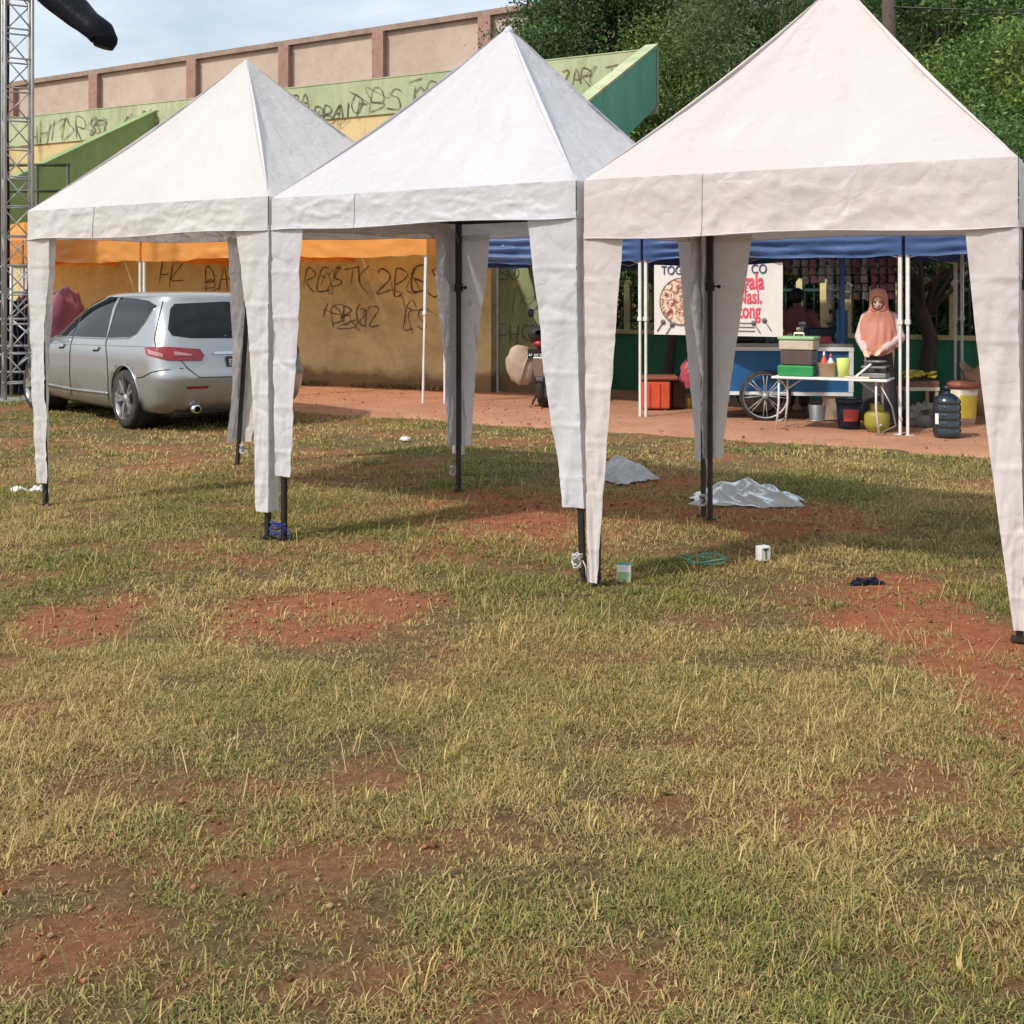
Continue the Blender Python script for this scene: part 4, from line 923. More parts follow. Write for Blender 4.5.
for y0, y1, w0, w1, z0, z1 in ((-.30, .10, .12, .16, .88, .90), (.10, .55, .16, .15, .90, .84)): pass
mb.grid(lambda i, j: Vector((math.cos(i * 2 * math.pi) * (.16 + .03 * math.sin(j * 3)) * (1 if .03 < j < .97 else .3), -.34 + j * .95, .96 - .06 * math.sin(j * 3.1) + math.sin(i * 2 * math.pi) * .105 * (1 if .03 < j < .97 else .3) + (.05 if j < .2 else 0))), 16, 16)
mb.build('seat', M['black'], t)
MB().box((0, .2, .68), (.26, .72, .30), bev=.08).box((0, .62, .50), (.24, .3, .32), bev=.06).build('side_panels', M['black'], t)
MB().box((0, .42, .34), (.2, .36, .24), bev=.05).build('engine', M['steel'], t)
MB().tube([(.15, .5, .30), (.17, .1, .30), (.17, -.28, .38)], [.03, .045, .05], 10).build('exhaust_pipe', M['steel'], t)
MB().box((0, .92, .72), (.36, .08, .55), rx=R(-20), bev=.03).box((0, .9, 1.0), (.2, .16, .14), bev=.04).build('front_fairing', M['black'], t)
MB().tube([(-.33, .78, 1.0), (-.1, .84, 1.02), (.1, .84, 1.02), (.33, .78, 1.0)], .015, 8).build('handlebar', M['black'], t)
MB().tube([(-.06, .9, .9), (-.06, 1.22, .3)], .022, 8).build('fork', M['steel'], t); MB().tube([(.06, .9, .9), (.06, 1.22, .3)], .022, 8).build('fork', M['steel'], t)
for s_ in (-1, 1):
    mr = MB().tube([(s_ * .24, .8, 1.02), (s_ * .30, .79, 1.12), (s_ * .34, .78, 1.20)], .008, 6).build('mirror_stem', M['black'], t)
    MB().ell((s_ * .36, .77, 1.25), (.045, .015, .065), 14, 8).build('mirror', M['navyplastic'], mr)
MB().tube([(-.12, .25, .22), (-.20, .15, .02)], .012, 6).build('side_stand', M['black'], t)
mb = MB(); mb.ell((0, 0, 0), (.22, .13, .27), 34, 24)
for v in mb.v: v *= 1 + fb3(v * 5, 1, 3) * .12; v.x += -.06 * v.z; v.z = max(v.z, -.25)
mb.tube([(.10, -.09, .2), (.02, -.15, .0), (-.03, -.12, -.22)], .012, 6)
o = mb.build('sack', M['box']); o.location = (.14, 14.64, .56); tag(o, 'bulging beige sack hanging on the left side of the motorbike', 'sack')

# ================================================================ food stall
CR = R(-8); t = thing('food_cart', 'blue wooden food cart with white trim and a spoked wheel', 'food cart', (2.18, 13.18, 0), CR)
CW = 1.82; zb, zt_ = .33, .86
MB().box((CW / 2, .30, (zb + zt_) / 2), (CW, .60, zt_ - zb)).build('cart_body', M['cartblue'], t)
mb = MB().box((CW / 2, -.008, zt_ + .0), (CW + .06, .05, .045)).box((CW / 2, -.012, zb), (CW + .04, .045, .04)).box((CW - .0, -.012, (zb + zt_) / 2), (.05, .045, zt_ - zb - .05)).box((.0, -.012, (zb + zt_) / 2), (.05, .045, zt_ - zb - .05)).build('trim', M['whitepaint'], t)
MB().box((CW / 2, .30, zt_ + .045), (CW + .04, .62, .035)).build('counter_top', M['steel'], t)
MB().box((CW * .30, .34, zt_ + .12), (.62, .36, .10), bev=.02).build('griddle', M['black'], t)
for x_ in (.42, .62): MB().lathe([(.001, 0), (.09, 0), (.13, .05), (.135, .055)], (x_ + .2, .3, zt_ + .17), 20).build('pan', M['black'], t)
for x_, y_ in ((.04, .04), (.04, .56), (CW - .09, .04), (CW - .04, .56)): MB().box((x_, y_, 1.42), (.05, .05, 1.06)).build('upright', M['cartblue'], t)
MB().box((CW - .09, .08, 1.10), (.13, .03, .44)).build('side_board', M['cartblue'], t)
MB().box((CW / 2, .30, 1.97), (CW + .1, .66, .03)).build('cart_roof', M['steel'], t)
for wx, wy in ((.83, -.07), (.83, .66)):
    wc = Vector((wx, wy, .305))
    wh = MB().lathe([(.262, -.018), (.29, -.02), (.303, 0), (.29, .02), (.262, .018)], wc, 44, 'Y', cap=False).build('wheel', M['rubber'], t)
    mb = MB().lathe([(.262, -.016), (.25, -.012), (.25, .012), (.262, .016)], wc, 40, 'Y', cap=False).lathe([(.001, -.05), (.035, -.05), (.035, .05), (.001, .05)], wc, 16, 'Y')
    for k in range(16):
        a = 2 * math.pi * (k // 2) / 8 + (.10 if k % 2 else -.10); mb.tube([wc + Vector((.03 * math.cos(a), 0, .03 * math.sin(a))), wc + Vector((.253 * math.cos(a), 0, .253 * math.sin(a)))], .006, 5)
    mb.build('spokes', M['alu'], wh)
MB().tube([(.83, -.09, .305), (.83, .68, .305)], .015, 8).build('axle', M['leg'], t)
MB().box((1.7, .3, .17), (.06, .5, .34)).build('prop_leg', M['brownwood'], t)
def cw(x, y, z=0):                     # a point of the cart's frame
    return Vector((2.18 + x * math.cos(CR) - y * math.sin(CR), 13.18 + x * math.sin(CR) + y * math.cos(CR), z))
# things on the cart
o = MB().box((0, 0, .09), (.32, .24, .18), taper=1.05, bev=.02).build('plastic_box', M['navyplastic']); o.location = cw(1.50, .33, .925); tag(o, 'dusty dark blue plastic box standing on the right end of the food cart', 'box')
o = MB().box((0, 0, .015), (.36, .22, .03), rz=.1).box((.01, .01, .045), (.33, .2, .028), rz=-.08).box((0, 0, .07), (.34, .2, .02), rz=.15).build('folded_paper', M['pinkbag']); o.location = cw(1.42, .12, .925); tag(o, 'pink and red folded wrapping papers stacked on the cart counter', 'paper stack')
def jar(c, m, label, r=.035, h=.13, name='jar'):
    j = thing(name, label, 'jar', c, 0, 'jars on the cart counter'); MB().lathe([(.001, 0), (r, 0), (r * 1.05, h * .2), (r, h * .8), (r * .7, h * .9)], seg=16).build('jar_body', m, j); MB().lathe([(r * .8, h * .88), (r * .82, h * 1.02), (.001, h * 1.03)], seg=16).build('lid', M['rust'] if m is M['cream'] else M['whitepaint'], j)
jar(cw(1.04, .10, .925), M['red'], 'red jar at the left of the cart counter', .035, .16); jar(cw(1.13, .14, .925), M['cream'], 'cream jar with red brown lid on the cart counter', .042, .13); jar(cw(1.23, .08, .925), M['yellow'], 'yellow jar on the cart counter', .034, .18); jar(cw(.93, .12, .925), M['smoke'], 'dark smoky jar beside the griddle on the cart', .04, .15); jar(cw(1.31, .40, .925), M['steel'], 'tall steel jar behind the papers on the cart', .05, .24)
# strings of sachets hanging under the cart roof and canopy
SM = [mat('sachet_maroon', (.20, .05, .07), .35, var=.5, scale=18), mat('sachet_silver', (.30, .26, .26), .3, var=.5, scale=22), mat('sachet_brown', (.16, .07, .05), .4, var=.5, scale=18), mat('sachet_pink', (.36, .13, .15), .4, var=.4, scale=18)]
rr = random.Random(4)
nm_ = ['maroon', 'silvery', 'brown', 'pink']
for i in range(15):
    px = 779 + i * 8.6; Y = 13.35 - i * .045; zt0 = 1.955; pt = wp(px, 270, Y); n_ = rr.choice([2, 3, 3]) if i < 6 else rr.choice([4, 5, 5]); mm = rr.randrange(4)
    o = MB(); 
    for k in range(n_):
        zc = -.03 - k * .098; yaw = rr.uniform(-.4, .4); o.box((rr.uniform(-.012, .012), 0, zc - .045), (.066 + .014 * rr.random(), .014, .088), rz=yaw, ry=rr.uniform(-.12, .12), bev=.005)
    ob = o.build('sachet_string', SM[mm]); ob.location = (pt.x, Y, zt0)
    tag(ob, 'string of small foil sachets hanging above the food cart and the woman', 'sachets', 'sachet strings hanging in the food stall')
# banner
BA = Vector((1.57, 13.4, 0)) + Vector((.824, -.566, 0)) * .15 + Vector((.566, .824, 0)) * .06
t = thing('food_banner', 'white food banner with red lettering and a plate of food hung from the blue canopy', 'banner', (BA.x, BA.y, 0), R(-34.5)); BW, z0, z1 = 1.62, 1.02, 1.865
MB().grid(lambda i, j: Vector((i * BW, .004 * math.sin(i * 7) * (1 - j * .6) + .002 * math.sin(j * 6 + i * 3), z0 + (z1 - z0) * j - .03 * math.sin(i * math.pi) * j)), 40, 16).build('sheet', M['banner'], t)
def bt(txt, size, x_, z_, m, sxx=.72, al='RIGHT', bold=.001):
    o = textobj(txt, size, m, t, (x_, -.009, z_), (R(90), 0, 0), 'lettering', .0008, al, bold); o.scale = (sxx, 1, 1); return o
bt('TOGE', .15, .10, 1.745, M['bannerblue'], .85, 'LEFT'); bt('CO', .15, 1.44, 1.745, M['bannerblue'], .85)
bt('Segala', .27, 1.40, 1.565, M['bannerred'], .62, bold=.005); bt('Nasi.', .24, 1.38, 1.40, M['bannerred'], .62, bold=.005); bt('Lontong', .24, 1.36, 1.235, M['bannerred'], .62, bold=.005)
m, nt, out = newmat('food_print'); vo = noise_node(nt, 16, 6, .7, .8); cc = ramp(nt, vo.outputs['Fac'], [(.36, (.10, .04, .03)), (.47, (.34, .10, .06)), (.54, (.60, .48, .34)), (.64, (.68, .60, .50))]); b = N(nt, 'ShaderNodeBsdfPrincipled', i_Roughness=.6); L(nt, cc.outputs[0], b.inputs['Base Color']); L(nt, b.outputs[0], out.inputs[0])
MB().lathe([(.001, -.010), (.27, -.010), (.27, -.007)], (.36, 0, 1.42), 40, 'Y', smooth=False).build('plate_picture', m, t)
MB().lathe([(.272, -.009), (.285, -.009), (.285, -.007)], (.36, 0, 1.42), 40, 'Y', smooth=False, cap=False).build('plate_rim_picture', M['bannergrey'], t)
for x_, z_, a in ((1.30, 1.14, -.6), (1.43, 1.17, -.6), (.10, 1.14, .6), (.22, 1.11, .6)):
    d = Vector((math.sin(a), 0, math.cos(a))); c = Vector((x_, -.008, z_)); MB().tube([c - d * .10, c + d * .02], .006, 5).lathe([(.001, -.003), (.03, -.003), (.03, .0)], c + d * .04, 14, 'Y').build('cutlery_picture', M['bannergrey'], t)
for k in range(3): MB().box((1.18, -.009, 1.17 - k * .045), (.22, .002, .012)).build('small_print', M['bannergrey'], t)

# folding table
TA = math.atan2(11.56 - 12.08, 3.88 - 2.89); t = thing('folding_table', 'low white folding table with bent tube legs in front of the food cart', 'table', (2.89, 12.08, 0), TA); TW, TH = 1.16, .60
def tw(x, y, z=0): return Vector((2.89 + x * math.cos(TA) - y * math.sin(TA), 12.08 + x * math.sin(TA) + y * math.cos(TA), z))
MB().box((TW / 2 - .01, .24, TH - .012), (TW + .06, .52, .024), bev=.006).build('table_top', M['whitepaint'], t)
for x_, s_ in ((.03, 1), (TW - .10, -1)):
    for y_ in (.04, .44):
        MB().tube([(x_, y_, TH - .03), (x_ - s_ * .0, y_, .30), (x_ - s_ * .03, y_, .012)], .012, 8).build('leg', M['whitepost'], t)
    MB().tube([(x_ - s_ * .02, .04, .10), (x_ - s_ * .02, .44, .10)], .009, 6).build('crossbar', M['whitepost'], t)
    MB().tube([(x_ + s_ * .005, .24, .42), (x_ + s_ * .22, .24, TH - .03)], .008, 6).build('brace', M['whitepost'], t)
MB().tube([(TW - .06, .04, TH - .05), (TW + .06, .04, .32), (TW + .10, .05, .12), (TW - .1, .05, .015)], .010, 6).build('cable', M['steel'], t)
# on the table
g1 = thing('green_tub', 'bright green plastic tub on the left end of the folding table', 'tub', tw(.20, .22, TH), TA); MB().box((0, 0, .06), (.38, .30, .12), taper=1.03, bev=.015).build('tub', M['green'], g1)
g2 = thing('storage_container', 'tall smoky plastic container with pale green lid and white handle on the green tub', 'container', tw(.21, .22, TH + .12), TA)
MB().box((0, 0, .085), (.34, .28, .17), taper=1.03, bev=.015).build('lower_box', M['smoke'], g2); MB().box((0, 0, .225), (.37, .30, .105), taper=1.02, bev=.01).build('upper_box', M['cream'], g2)
ld = MB().box((0, 0, .298), (.40, .33, .038), bev=.012).build('lid', M['palegreen'], g2); MB().tube([(-.055, 0, .315), (-.05, 0, .352), (.05, 0, .352), (.055, 0, .315)], .010, 6).build('handle', M['whitepaint'], ld)
o = thing('basket', 'small brown basket of bottles beside the green tub', 'basket', tw(.52, .20, TH), TA); MB().lathe([(.001, 0), (.085, 0), (.105, .15), (.11, .155), (.097, .15), (.08, .012), (.001, .012)], seg=26).build('bowl', M['paper'], o)
def bottle(c, m, label, h=.2, r=.03):
    t_ = thing('sauce_bottle', label, 'bottle', c); MB().lathe([(.001, 0), (r, 0), (r, h * .6), (r * .45, h * .75), (r * .4, h * .8)], seg=16).build('bottle_body', m, t_)
    MB().lathe([(r * .5, h * .8), (r * .4, h * .88), (.004, h)], seg=12).build('nozzle', M['whitepaint'] if m is M['red'] else M['red'], t_)
bottle(tw(.49, .18, TH + .02), M['red'], 'red sauce squeeze bottle standing in the brown basket', .26, .036); bottle(tw(.56, .19, TH + .02), M['whitepaint'], 'white squeeze bottle standing in the brown basket', .24, .034)
o = MB().lathe([(.001, 0), (.055, 0), (.072, .21), (.068, .21), (.05, .01)], seg=22).build('paper_cup_stack', M['limeprint']); o.location = tw(.70, .16, TH); tag(o, 'tall lime yellow cup stack on the middle of the folding table', 'cups')
t2 = thing('serving_board', 'pale wooden board with a propped sheet of paper on the folding table', 'board', tw(.86, .16, TH), TA); MB().box((0, 0, .012), (.26, .22, .02), bev=.004).build('board', M['cream'], t2); MB().box((.06, .02, .09), (.02, .2, .20), ry=R(48)).build('sheet', M['whitepaint'], t2)
t2 = thing('gas_stove', 'stained steel two tier burner at the right end of the folding table', 'stove', tw(1.02, .24, TH), TA)
MB().box((0, 0, .035), (.26, .3, .05), bev=.01).build('stove_body', M['steel'], t2); MB().box((0, 0, .125), (.25, .28, .02)).build('upper_tray', M['steel'], t2)
for x_ in (-.11, .11):
    for y_ in (-.12, .12): MB().box((x_, y_, .085), (.015, .015, .08)).build('tray_foot', M['leg'], t2)
MB().lathe([(.03, .136), (.07, .136), (.07, .15), (.03, .15)], seg=20).build('burner_ring', M['leg'], t2); MB().lathe([(.001, .155), (.08, .155), (.12, .185), (.124, .185), (.08, .16)], seg=24).build('pan', M['steel'], t2)

# things on the ground by the stall
def on(px, py, dy=0): x_, y_ = gp(px, py); return Vector((x_ * (1 + dy / y_), y_ + dy, .014))
t2 = thing('plastic_bucket', 'dark navy lidded bucket with a red label under the folding table', 'bucket', on(849, 431, .14)); MB().lathe([(.001, 0), (.115, 0), (.14, .29), (.13, .29)], seg=30).build('bucket_body', M['navyplastic'], t2)
MB().lathe([(.001, .33), (.12, .335), (.148, .325), (.15, .29), (.142, .288)], seg=30).build('lid', M['navyplastic'], t2); MB().grid(lambda i, j: Vector(((.128 + j * .0105) * math.sin(-.75 + i * 1.3), -(.129 + j * .0115) * math.cos(-.75 + i * 1.3), .09 + j * .13)), 10, 2).build('label', M['label'], t2)
t2 = thing('gas_cylinder', 'squat yellow green gas cylinder beside the navy bucket', 'gas cylinder', on(877, 434, .13)); MB().lathe([(.10, 0), (.105, 0), (.105, .03), (.125, .045), (.135, .075), (.135, .175), (.122, .205), (.08, .225), (.001, .23)], seg=30).build('tank', M['gasgreen'], t2)
MB().lathe([(.07, .215), (.075, .30), (.069, .30), (.066, .215)], seg=24, cap=False).build('collar', M['gasgreen'], t2); MB().lathe([(.02, .24), (.02, .29), (.03, .30), (.03, .32), (.001, .32)], seg=12).build('valve', M['steel'], t2)
t2 = thing('water_bottle', 'large dark teal refillable water bottle standing on the dirt path', 'water bottle', on(947, 440, .14)); pr = [(.001, 0), (.115, 0), (.134, .015)]
for k in range(4): z_ = .03 + k * .082; pr += [(.137, z_), (.137, z_ + .055), (.127, z_ + .068), (.137, z_ + .08)]
pr += [(.136, .375), (.115, .415), (.07, .445), (.034, .46), (.03, .50)]; MB().lathe(pr, seg=34).build('bottle_body', M['gallon'], t2); MB().lathe([(.036, .485), (.036, .525), (.03, .53), (.001, .53)], seg=18).build('cap', M['gallon'], t2)
MB().grid(lambda i, j: Vector((.139 * math.sin(-1.35 + i * .35), -.139 * math.cos(-1.35 + i * .35), .14 + j * .11)), 4, 2).build('label', M['whitepaint'], t2)
t2 = thing('plastic_barrel', 'cream and yellow plastic barrel with a red brown lid behind the water bottle', 'barrel', on(963, 427, .18)); MB().lathe([(.001, 0), (.13, 0), (.165, .42), (.16, .42)], seg=30).build('barrel_body', M['cream'], t2)
MB().lathe([(.001, .50), (.13, .50), (.18, .47), (.182, .42), (.166, .42)], seg=30).build('lid', M['rust'], t2); MB().grid(lambda i, j: Vector(((.140 + j * .02) * math.sin(-.6 + i * 1.6), -(.140 + j * .02) * math.cos(-.6 + i * 1.6), .08 + j * .26)), 12, 3).build('label', M['yellow'], t2)
t2 = thing('snack_crate', 'low table box heaped with yellow snack packets between the post and barrel', 'crate', on(917, 427, .35)); mb = MB()
MB().box((0, 0, .40), (.40, .34, .04)).build('tray', M['cream'], t2); MB().box((0, 0, .45), (.38, .32, .08), taper=1.04).build('crate_body', M['brownwood'], t2)
for x_ in (-.17, .17):
    for y_ in (-.14, .14): MB().box((x_, y_, .19), (.035, .035, .38)).build('leg', M['cream'], t2)
for k in range(16): MB().box((random.uniform(-.15, .15), random.uniform(-.12, .12), .50 + random.uniform(0, .10)), (.10, .07, .03), rz=random.uniform(0, 3), rx=random.uniform(-.5, .5), bev=.012).build('snack_packet', M['yellow'], t2)
mb = MB(); mb.grid(lambda i, j: Vector((math.cos(i * 6.283) * (.13 + .13 * j ** .7) * (1 + .1 * math.sin(i * 31 + j * 5)), math.sin(i * 6.283) * (.10 + .10 * j) * (1 + .1 * math.cos(i * 25 + j * 7)), j * (.62 + .07 * math.sin(i * 19)) )), 44, 12)
o = mb.build('paper_sack', M['paper'], merge=.0005); o.location = on(990, 418, .2) + Vector((0, 0, .02)); o.rotation_euler = (0, R(-8), 0); tag(o, 'open crumpled brown paper sack beside the yellow barrel', 'sack')
t2 = thing('cardboard_box', 'pale cardboard box standing under the right end of the food cart', 'box', cw(1.62, -.08 + .12, .014), CR); MB().box((0, .05, .15), (.24, .2, .28), bev=.004).build('box_body', M['box'], t2)
o = MB().lathe([(.001, 0), (.13, 0), (.13, .01), (.085, .012), (.10, .19), (.09, .19), (.075, .02)], seg=24).build('grey_pot', M['steel']); o.location = on(817, 423, .15); tag(o, 'small grey pot on a tray under the food cart', 'pot')
t2 = thing('cooler_box', 'orange red plastic cooler box with brown top beside the white canopy post', 'cooler box', on(655, 412, .22), R(-4)); MB().box((0, 0, .20), (.36, .40, .36), taper=1.02, bev=.02).build('box_body', M['red'], t2); MB().box((.04, 0, .415), (.50, .44, .05), bev=.015).build('lid', M['rust'], t2)
for x_ in (-.09, .04): MB().box((x_, -.206, .2), (.02, .02, .30)).build('rib', M['red'], t2)
o = MB().box((0, 0, .19), (.17, .34, .37), bev=.02).build('dark_crate', M['darkred']); o.location = on(677, 411, .25); tag(o, 'very dark red crate between the orange cooler and the bag', 'crate')
t2 = thing('basket_stand', 'low wire basket of yellow jars under the red plastic bag', 'basket', on(694, 411, .2), 0)
MB().box((0, 0, .012), (.3, .26, .02)).box((0, 0, .27), (.3, .26, .015)).build('shelves', M['brownwood'], t2)
for x_ in (-.08, .02, .11): MB().lathe([(.001, .022), (.035, .022), (.035, .13), (.02, .15), (.001, .15)], (x_, -.06, 0), 14).build('jar', M['yellow'], t2)
for x_ in (-.14, .14):
    for y_ in (-.12, .12): MB().box((x_, y_, .14), (.015, .015, .25)).build('post', M['leg'], t2)
heap('plastic_bag', on(692, 411, .2) + Vector((.0, 0, .28)), .17, .15, .36, M['pinkbag'], 'bulging red plastic bag on the wire basket beside the orange cooler', 'bag', 12, .06, e=.7)
heap('dark_bundle', on(920, 432, .5) + Vector((.05, 0, 0)), .24, .2, .24, M['skirt'], 'dark grey cloth bundle on the ground under the snack box', 'bundle', 15, .1)

# ================================================================ litter and small things on the grass
def crumpled(c, sx, sy, h, label, seed, rz):
    """thin sheet thrown on the ground: ragged outline, sharp folds, a raised ridge"""
    mb = MB(); rg = lambda a, b_, q: 1 - min(1, abs(mnoise.noise(Vector((a, b_, q)))) * 2.6)
    def fn(i, j):
        x_ = (i - .5) * 2; y_ = (j - .5) * 2; ed = max(abs(x_), abs(y_)); w_ = 1 - .3 * (x_ > 0) * x_ ; k = 1 + .22 * mnoise.noise(Vector((x_ * 1.2 + seed, y_ * 1.2, 1)))
        f_ = max(0, 1 - ed ** 2.2); z_ = h * f_ * (.42 + .45 * rg(x_ * .8 + y_ * .9 + seed, y_ * .6 - x_ * .5, seed) + .28 * rg(x_ * 2.1 + seed, y_ * 2.3 + x_, 3)) + .012 * rg(x_ * 3, y_ * 3, seed + 5) + .004
        return Vector((x_ * sx * k + .06 * mnoise.noise(Vector((y_ * 2.5, seed, x_))), y_ * sy * k * w_ + .05 * mnoise.noise(Vector((x_ * 2.5, seed + 3, y_))), z_))
    mb.grid(fn, 70, 50, smooth=False); o = mb.build('plastic_sheet', M['plastic']); o.location = c; o.rotation_euler = (0, 0, rz); tag(o, label, 'plastic sheet')
crumpled((gp(624, 482)[0], gp(624, 482)[1] + .14, .0), .22, .24, .17, 'crumpled translucent white plastic sheet on red soil inside the middle tent', 21, .5)
crumpled((gp(752, 506)[0], gp(752, 506)[1] + .12, .0), .37, .20, .15, 'longer white plastic sheet lying beside the rear leg of the right tent', 27, -.2)
def carton(px, py, rz, label, w=.07, h=.085, mk=0):
    x_, y_ = gp(px, py); t_ = thing('drink_carton', label, 'carton', (x_, y_, -.008), rz); MB().box((0, 0, h / 2), (w, w * .8, h), bev=.004).build('carton_body', M['whitepaint'], t_)
    if mk: MB().box((0, -w * .4 - .001, h * .45), (.007, .002, h * .6)).box((.0, -w * .4 - .001, h * .8), (.032, .002, .01)).build('print', M['seam'], t_); MB().box((w / 2 + .001, 0, h * .5), (.002, w * .6, h * .7)).build('side_print', M['bannergrey'], t_)
    else: MB().box((0, -w * .4 - .001, h * .38), (w * .85, .002, h * .5)).build('print', M['palegreen'], t_); MB().box((0, 0, h + .003), (w * .9, w * .7, .004)).build('foil_top', M['teal'], t_)
carton(763, 559, R(25), 'small white carton with a dark printed mark on the grass in the right tent', .066, .082, 1); carton(624, 580, R(-10), 'small white carton with a green print on the grass by the front leg', .072, .09)
x_, y_ = gp(704, 563); mb = MB(); P = []
for k in range(60): a = k / 60 * 4 * math.pi; P.append((.115 * math.cos(a) + .02 * math.sin(a * .5), .07 * math.sin(a) + .02 * math.cos(a * .7), .022 + .014 * math.sin(a * 1.5)))
o = mb.tube(P, .004, 6).tube([(0, .02, .02), (.06, .05, .045), (.10, .0, .03), (.14, .03, .02)], .004, 6).build('cord_loop', M['teal']); o.location = (x_, y_, 0); tag(o, 'loop of thin teal green cord lying in the grass', 'cord')
heap('cloth_scrap', (gp(866, 582)[0], gp(866, 582)[1], -.01), .075, .03, .03, M['navy'], 'dark blue cloth scrap on the edge of the bare red soil', 'cloth', 31, .3, 50, 14, .9, rz=.15)
for px, py, s_, lb in ((38, 491, .055, 'scrap of torn white paper on the grass near the leftmost tent leg'), (405, 440, .05, 'tiny white scrap of paper on the grass before the dirt path'), (18, 491, .05, 'tiny pale scrap of paper near the left edge of the grass')):
    q = gp(px, py); heap('paper_scrap', (q[0], q[1], 0), s_, s_ * .6, .03, M['whitepaint'], lb, 'paper scrap', px, .3, 24, 8, .9)
# ropes and ties on the tent legs
def ropeball(c, r, m, label, seed, tail=.1):
    rr = random.Random(seed); P = []
    for k in range(46): a = k * .8; P.append((r * math.cos(a) * rr.uniform(.7, 1.1), r * .7 * math.sin(a) * rr.uniform(.7, 1.1), .03 * math.sin(k * .37) + rr.uniform(-.015, .015)))
    o = MB().tube(P, .0045, 5).tube([(r, 0, 0), (r * 1.6, -.02, -.03), (r * 1.8, -.02, -tail)], .004, 5).build('leg_tie', m); o.location = c; tag(o, label, 'rope'); return o
q = gp(278, 540); ropeball((q[0], q[1], .075), .048, M['rope'], 'blue rope tied round the paired front legs of the left and middle tents', 3, .06)
for c_, lb, sd in ((wp(577, 560, 5.62), 'white tie knotted round the front leg left of the right tent', 5), (wp(243, 449, 9.3), 'thin white tie on the rear leg beside the silver car', 6), (wp(703, 500, 7.33), 'white tie round the paired rear legs in front of the red bag', 7), (wp(453, 470, 8.38), 'white tie round the paired rear legs of the left and middle tents', 8), (wp(44, 485, 7.75), 'white tie on the leftmost front tent leg', 9)):
    ropeball(c_, .027, M['plastic'], lb, sd, .09)
# ================================================================ people
def limb(mb, pts, rad, seg=14):
    mb.tube(pts, rad, seg)
    for p, r in zip(pts, rad): mb.ell(p, r, 12, 8)
def hand(mb, w_, d, side, palm_down=Vector((0, 0, -1)), curl=.5):
    """palm and five unequal bent fingers from wrist w_ pointing along d"""
    d = d.normalized(); s = d.cross(palm_down).normalized() * side; n = palm_down
    limb(mb, [w_, w_ + d * .045, w_ + d * .085], [.022, .027, .026]); mb.ell(w_ + d * .05, (.036, .036, .018), 12, 8)
    for k, ln in enumerate((.068, .076, .070, .055)):
        b = w_ + d * .082 + s * (.028 - k * .0185); m1 = b + d * ln * .5 + n * ln * .15 * curl; m2 = m1 + d * ln * .3 + n * ln * .45 * curl
        limb(mb, [b, m1, m2], [.0095, .0085, .007], 8)
    b = w_ + d * .03 + s * .03; limb(mb, [b, b + d * .03 + s * .022 + n * .008, b + d * .06 + s * .02 + n * .02], [.011, .0095, .008], 8)
def head(mb, c, tilt=0, yaw=0):
    """front is -Y; eyes at half height, nose, lips, ears, jaw"""
    rot = Matrix.Rotation(yaw, 3, 'Z') @ Matrix.Rotation(tilt, 3, 'X'); q = lambda x, y, z: c + rot @ Vector((x, y, z))
    mb.ell(q(0, .012, .022), (.076, .094, .090), 20, 14, rot); mb.ell(q(0, -.020, -.035), (.060, .066, .075), 18, 12, rot); mb.ell(q(0, -.045, -.088), (.030, .028, .022), 12, 8, rot)
    mb.ell(q(0, -.093, -.028), (.013, .020, .012), 10, 8, rot); mb.tube([q(0, -.080, .012), q(0, -.098, -.024)], [.009, .012], 8)
    mb.ell(q(0, -.082, -.058), (.022, .010, .008), 10, 6, rot)
    for s in (-1, 1): mb.ell(q(s * .077, .008, -.008), (.010, .020, .030), 10, 8, rot); mb.ell(q(s * .033, -.068, -.018), (.020, .016, .018), 10, 8, rot)
    return q
# --- woman behind the folding table
t = thing('person', 'woman in a peach headscarf and pale pink blouse working at the folding table', 'person', (4.14, 12.40, .012), R(-24))
hc = Vector((0, -.092, 1.418)); tl = R(18)
mb = MB(); q = head(mb, hc, tl)
limb(mb, [Vector((0, -.04, 1.36)), Vector((0, .01, 1.25))], [.048, .05]); limb(mb, [Vector((0, .02, 1.22)), Vector((0, .02, 1.05)), Vector((0, .02, .88))], [.11, .115, .13])
hands = []
for s, el, wr, fd in ((-1, Vector((-.205, -.02, 1.01)), Vector((-.13, -.22, .865)), Vector((.25, -.9, -.25))), (1, Vector((.22, -.02, 1.01)), Vector((.07, -.22, .885)), Vector((-.45, -.8, -.3)))):
    limb(mb, [Vector((s * .13, .02, 1.22)), el, wr], [.042, .032, .022]); hand(mb, wr, fd, -s, Vector((0, -.2, -1)).normalized(), .7)
for s in (-1, 1): limb(mb, [Vector((s * .08, .02, .86)), Vector((s * .085, 0, .46)), Vector((s * .085, .03, .09))], [.085, .06, .04]); limb(mb, [Vector((s * .085, .03, .045)), Vector((s * .095, -.12, .03))], [.038, .026])
body = mb.build('body', M['skin'], t); remesh(body, .0075, 3)
for s in (-1, 1): MB().ell(q(s * .033, -.080, .004), (.012, .006, .005), 10, 6).build('eye', M['hair'], t); MB().tube([q(s * .018, -.088, .024), q(s * .05, -.078, .026)], .0035, 6).build('eyebrow', M['hair'], t)
MB().ell(q(0, -.090, -.058), (.020, .006, .006), 12, 6).build('lips', M['lips'], t)
mb = MB(); limb(mb, [Vector((0, .03, 1.22)), Vector((0, .03, 1.05)), Vector((0, .03, .76))], [.12, .125, .145])
for s, el, wr in ((-1, Vector((-.205, -.02, 1.01)), Vector((-.135, -.20, .875))), (1, Vector((.22, -.02, 1.01)), Vector((.08, -.20, .895)))): limb(mb, [Vector((s * .13, .02, 1.22)), el, wr], [.078, .062, .042])
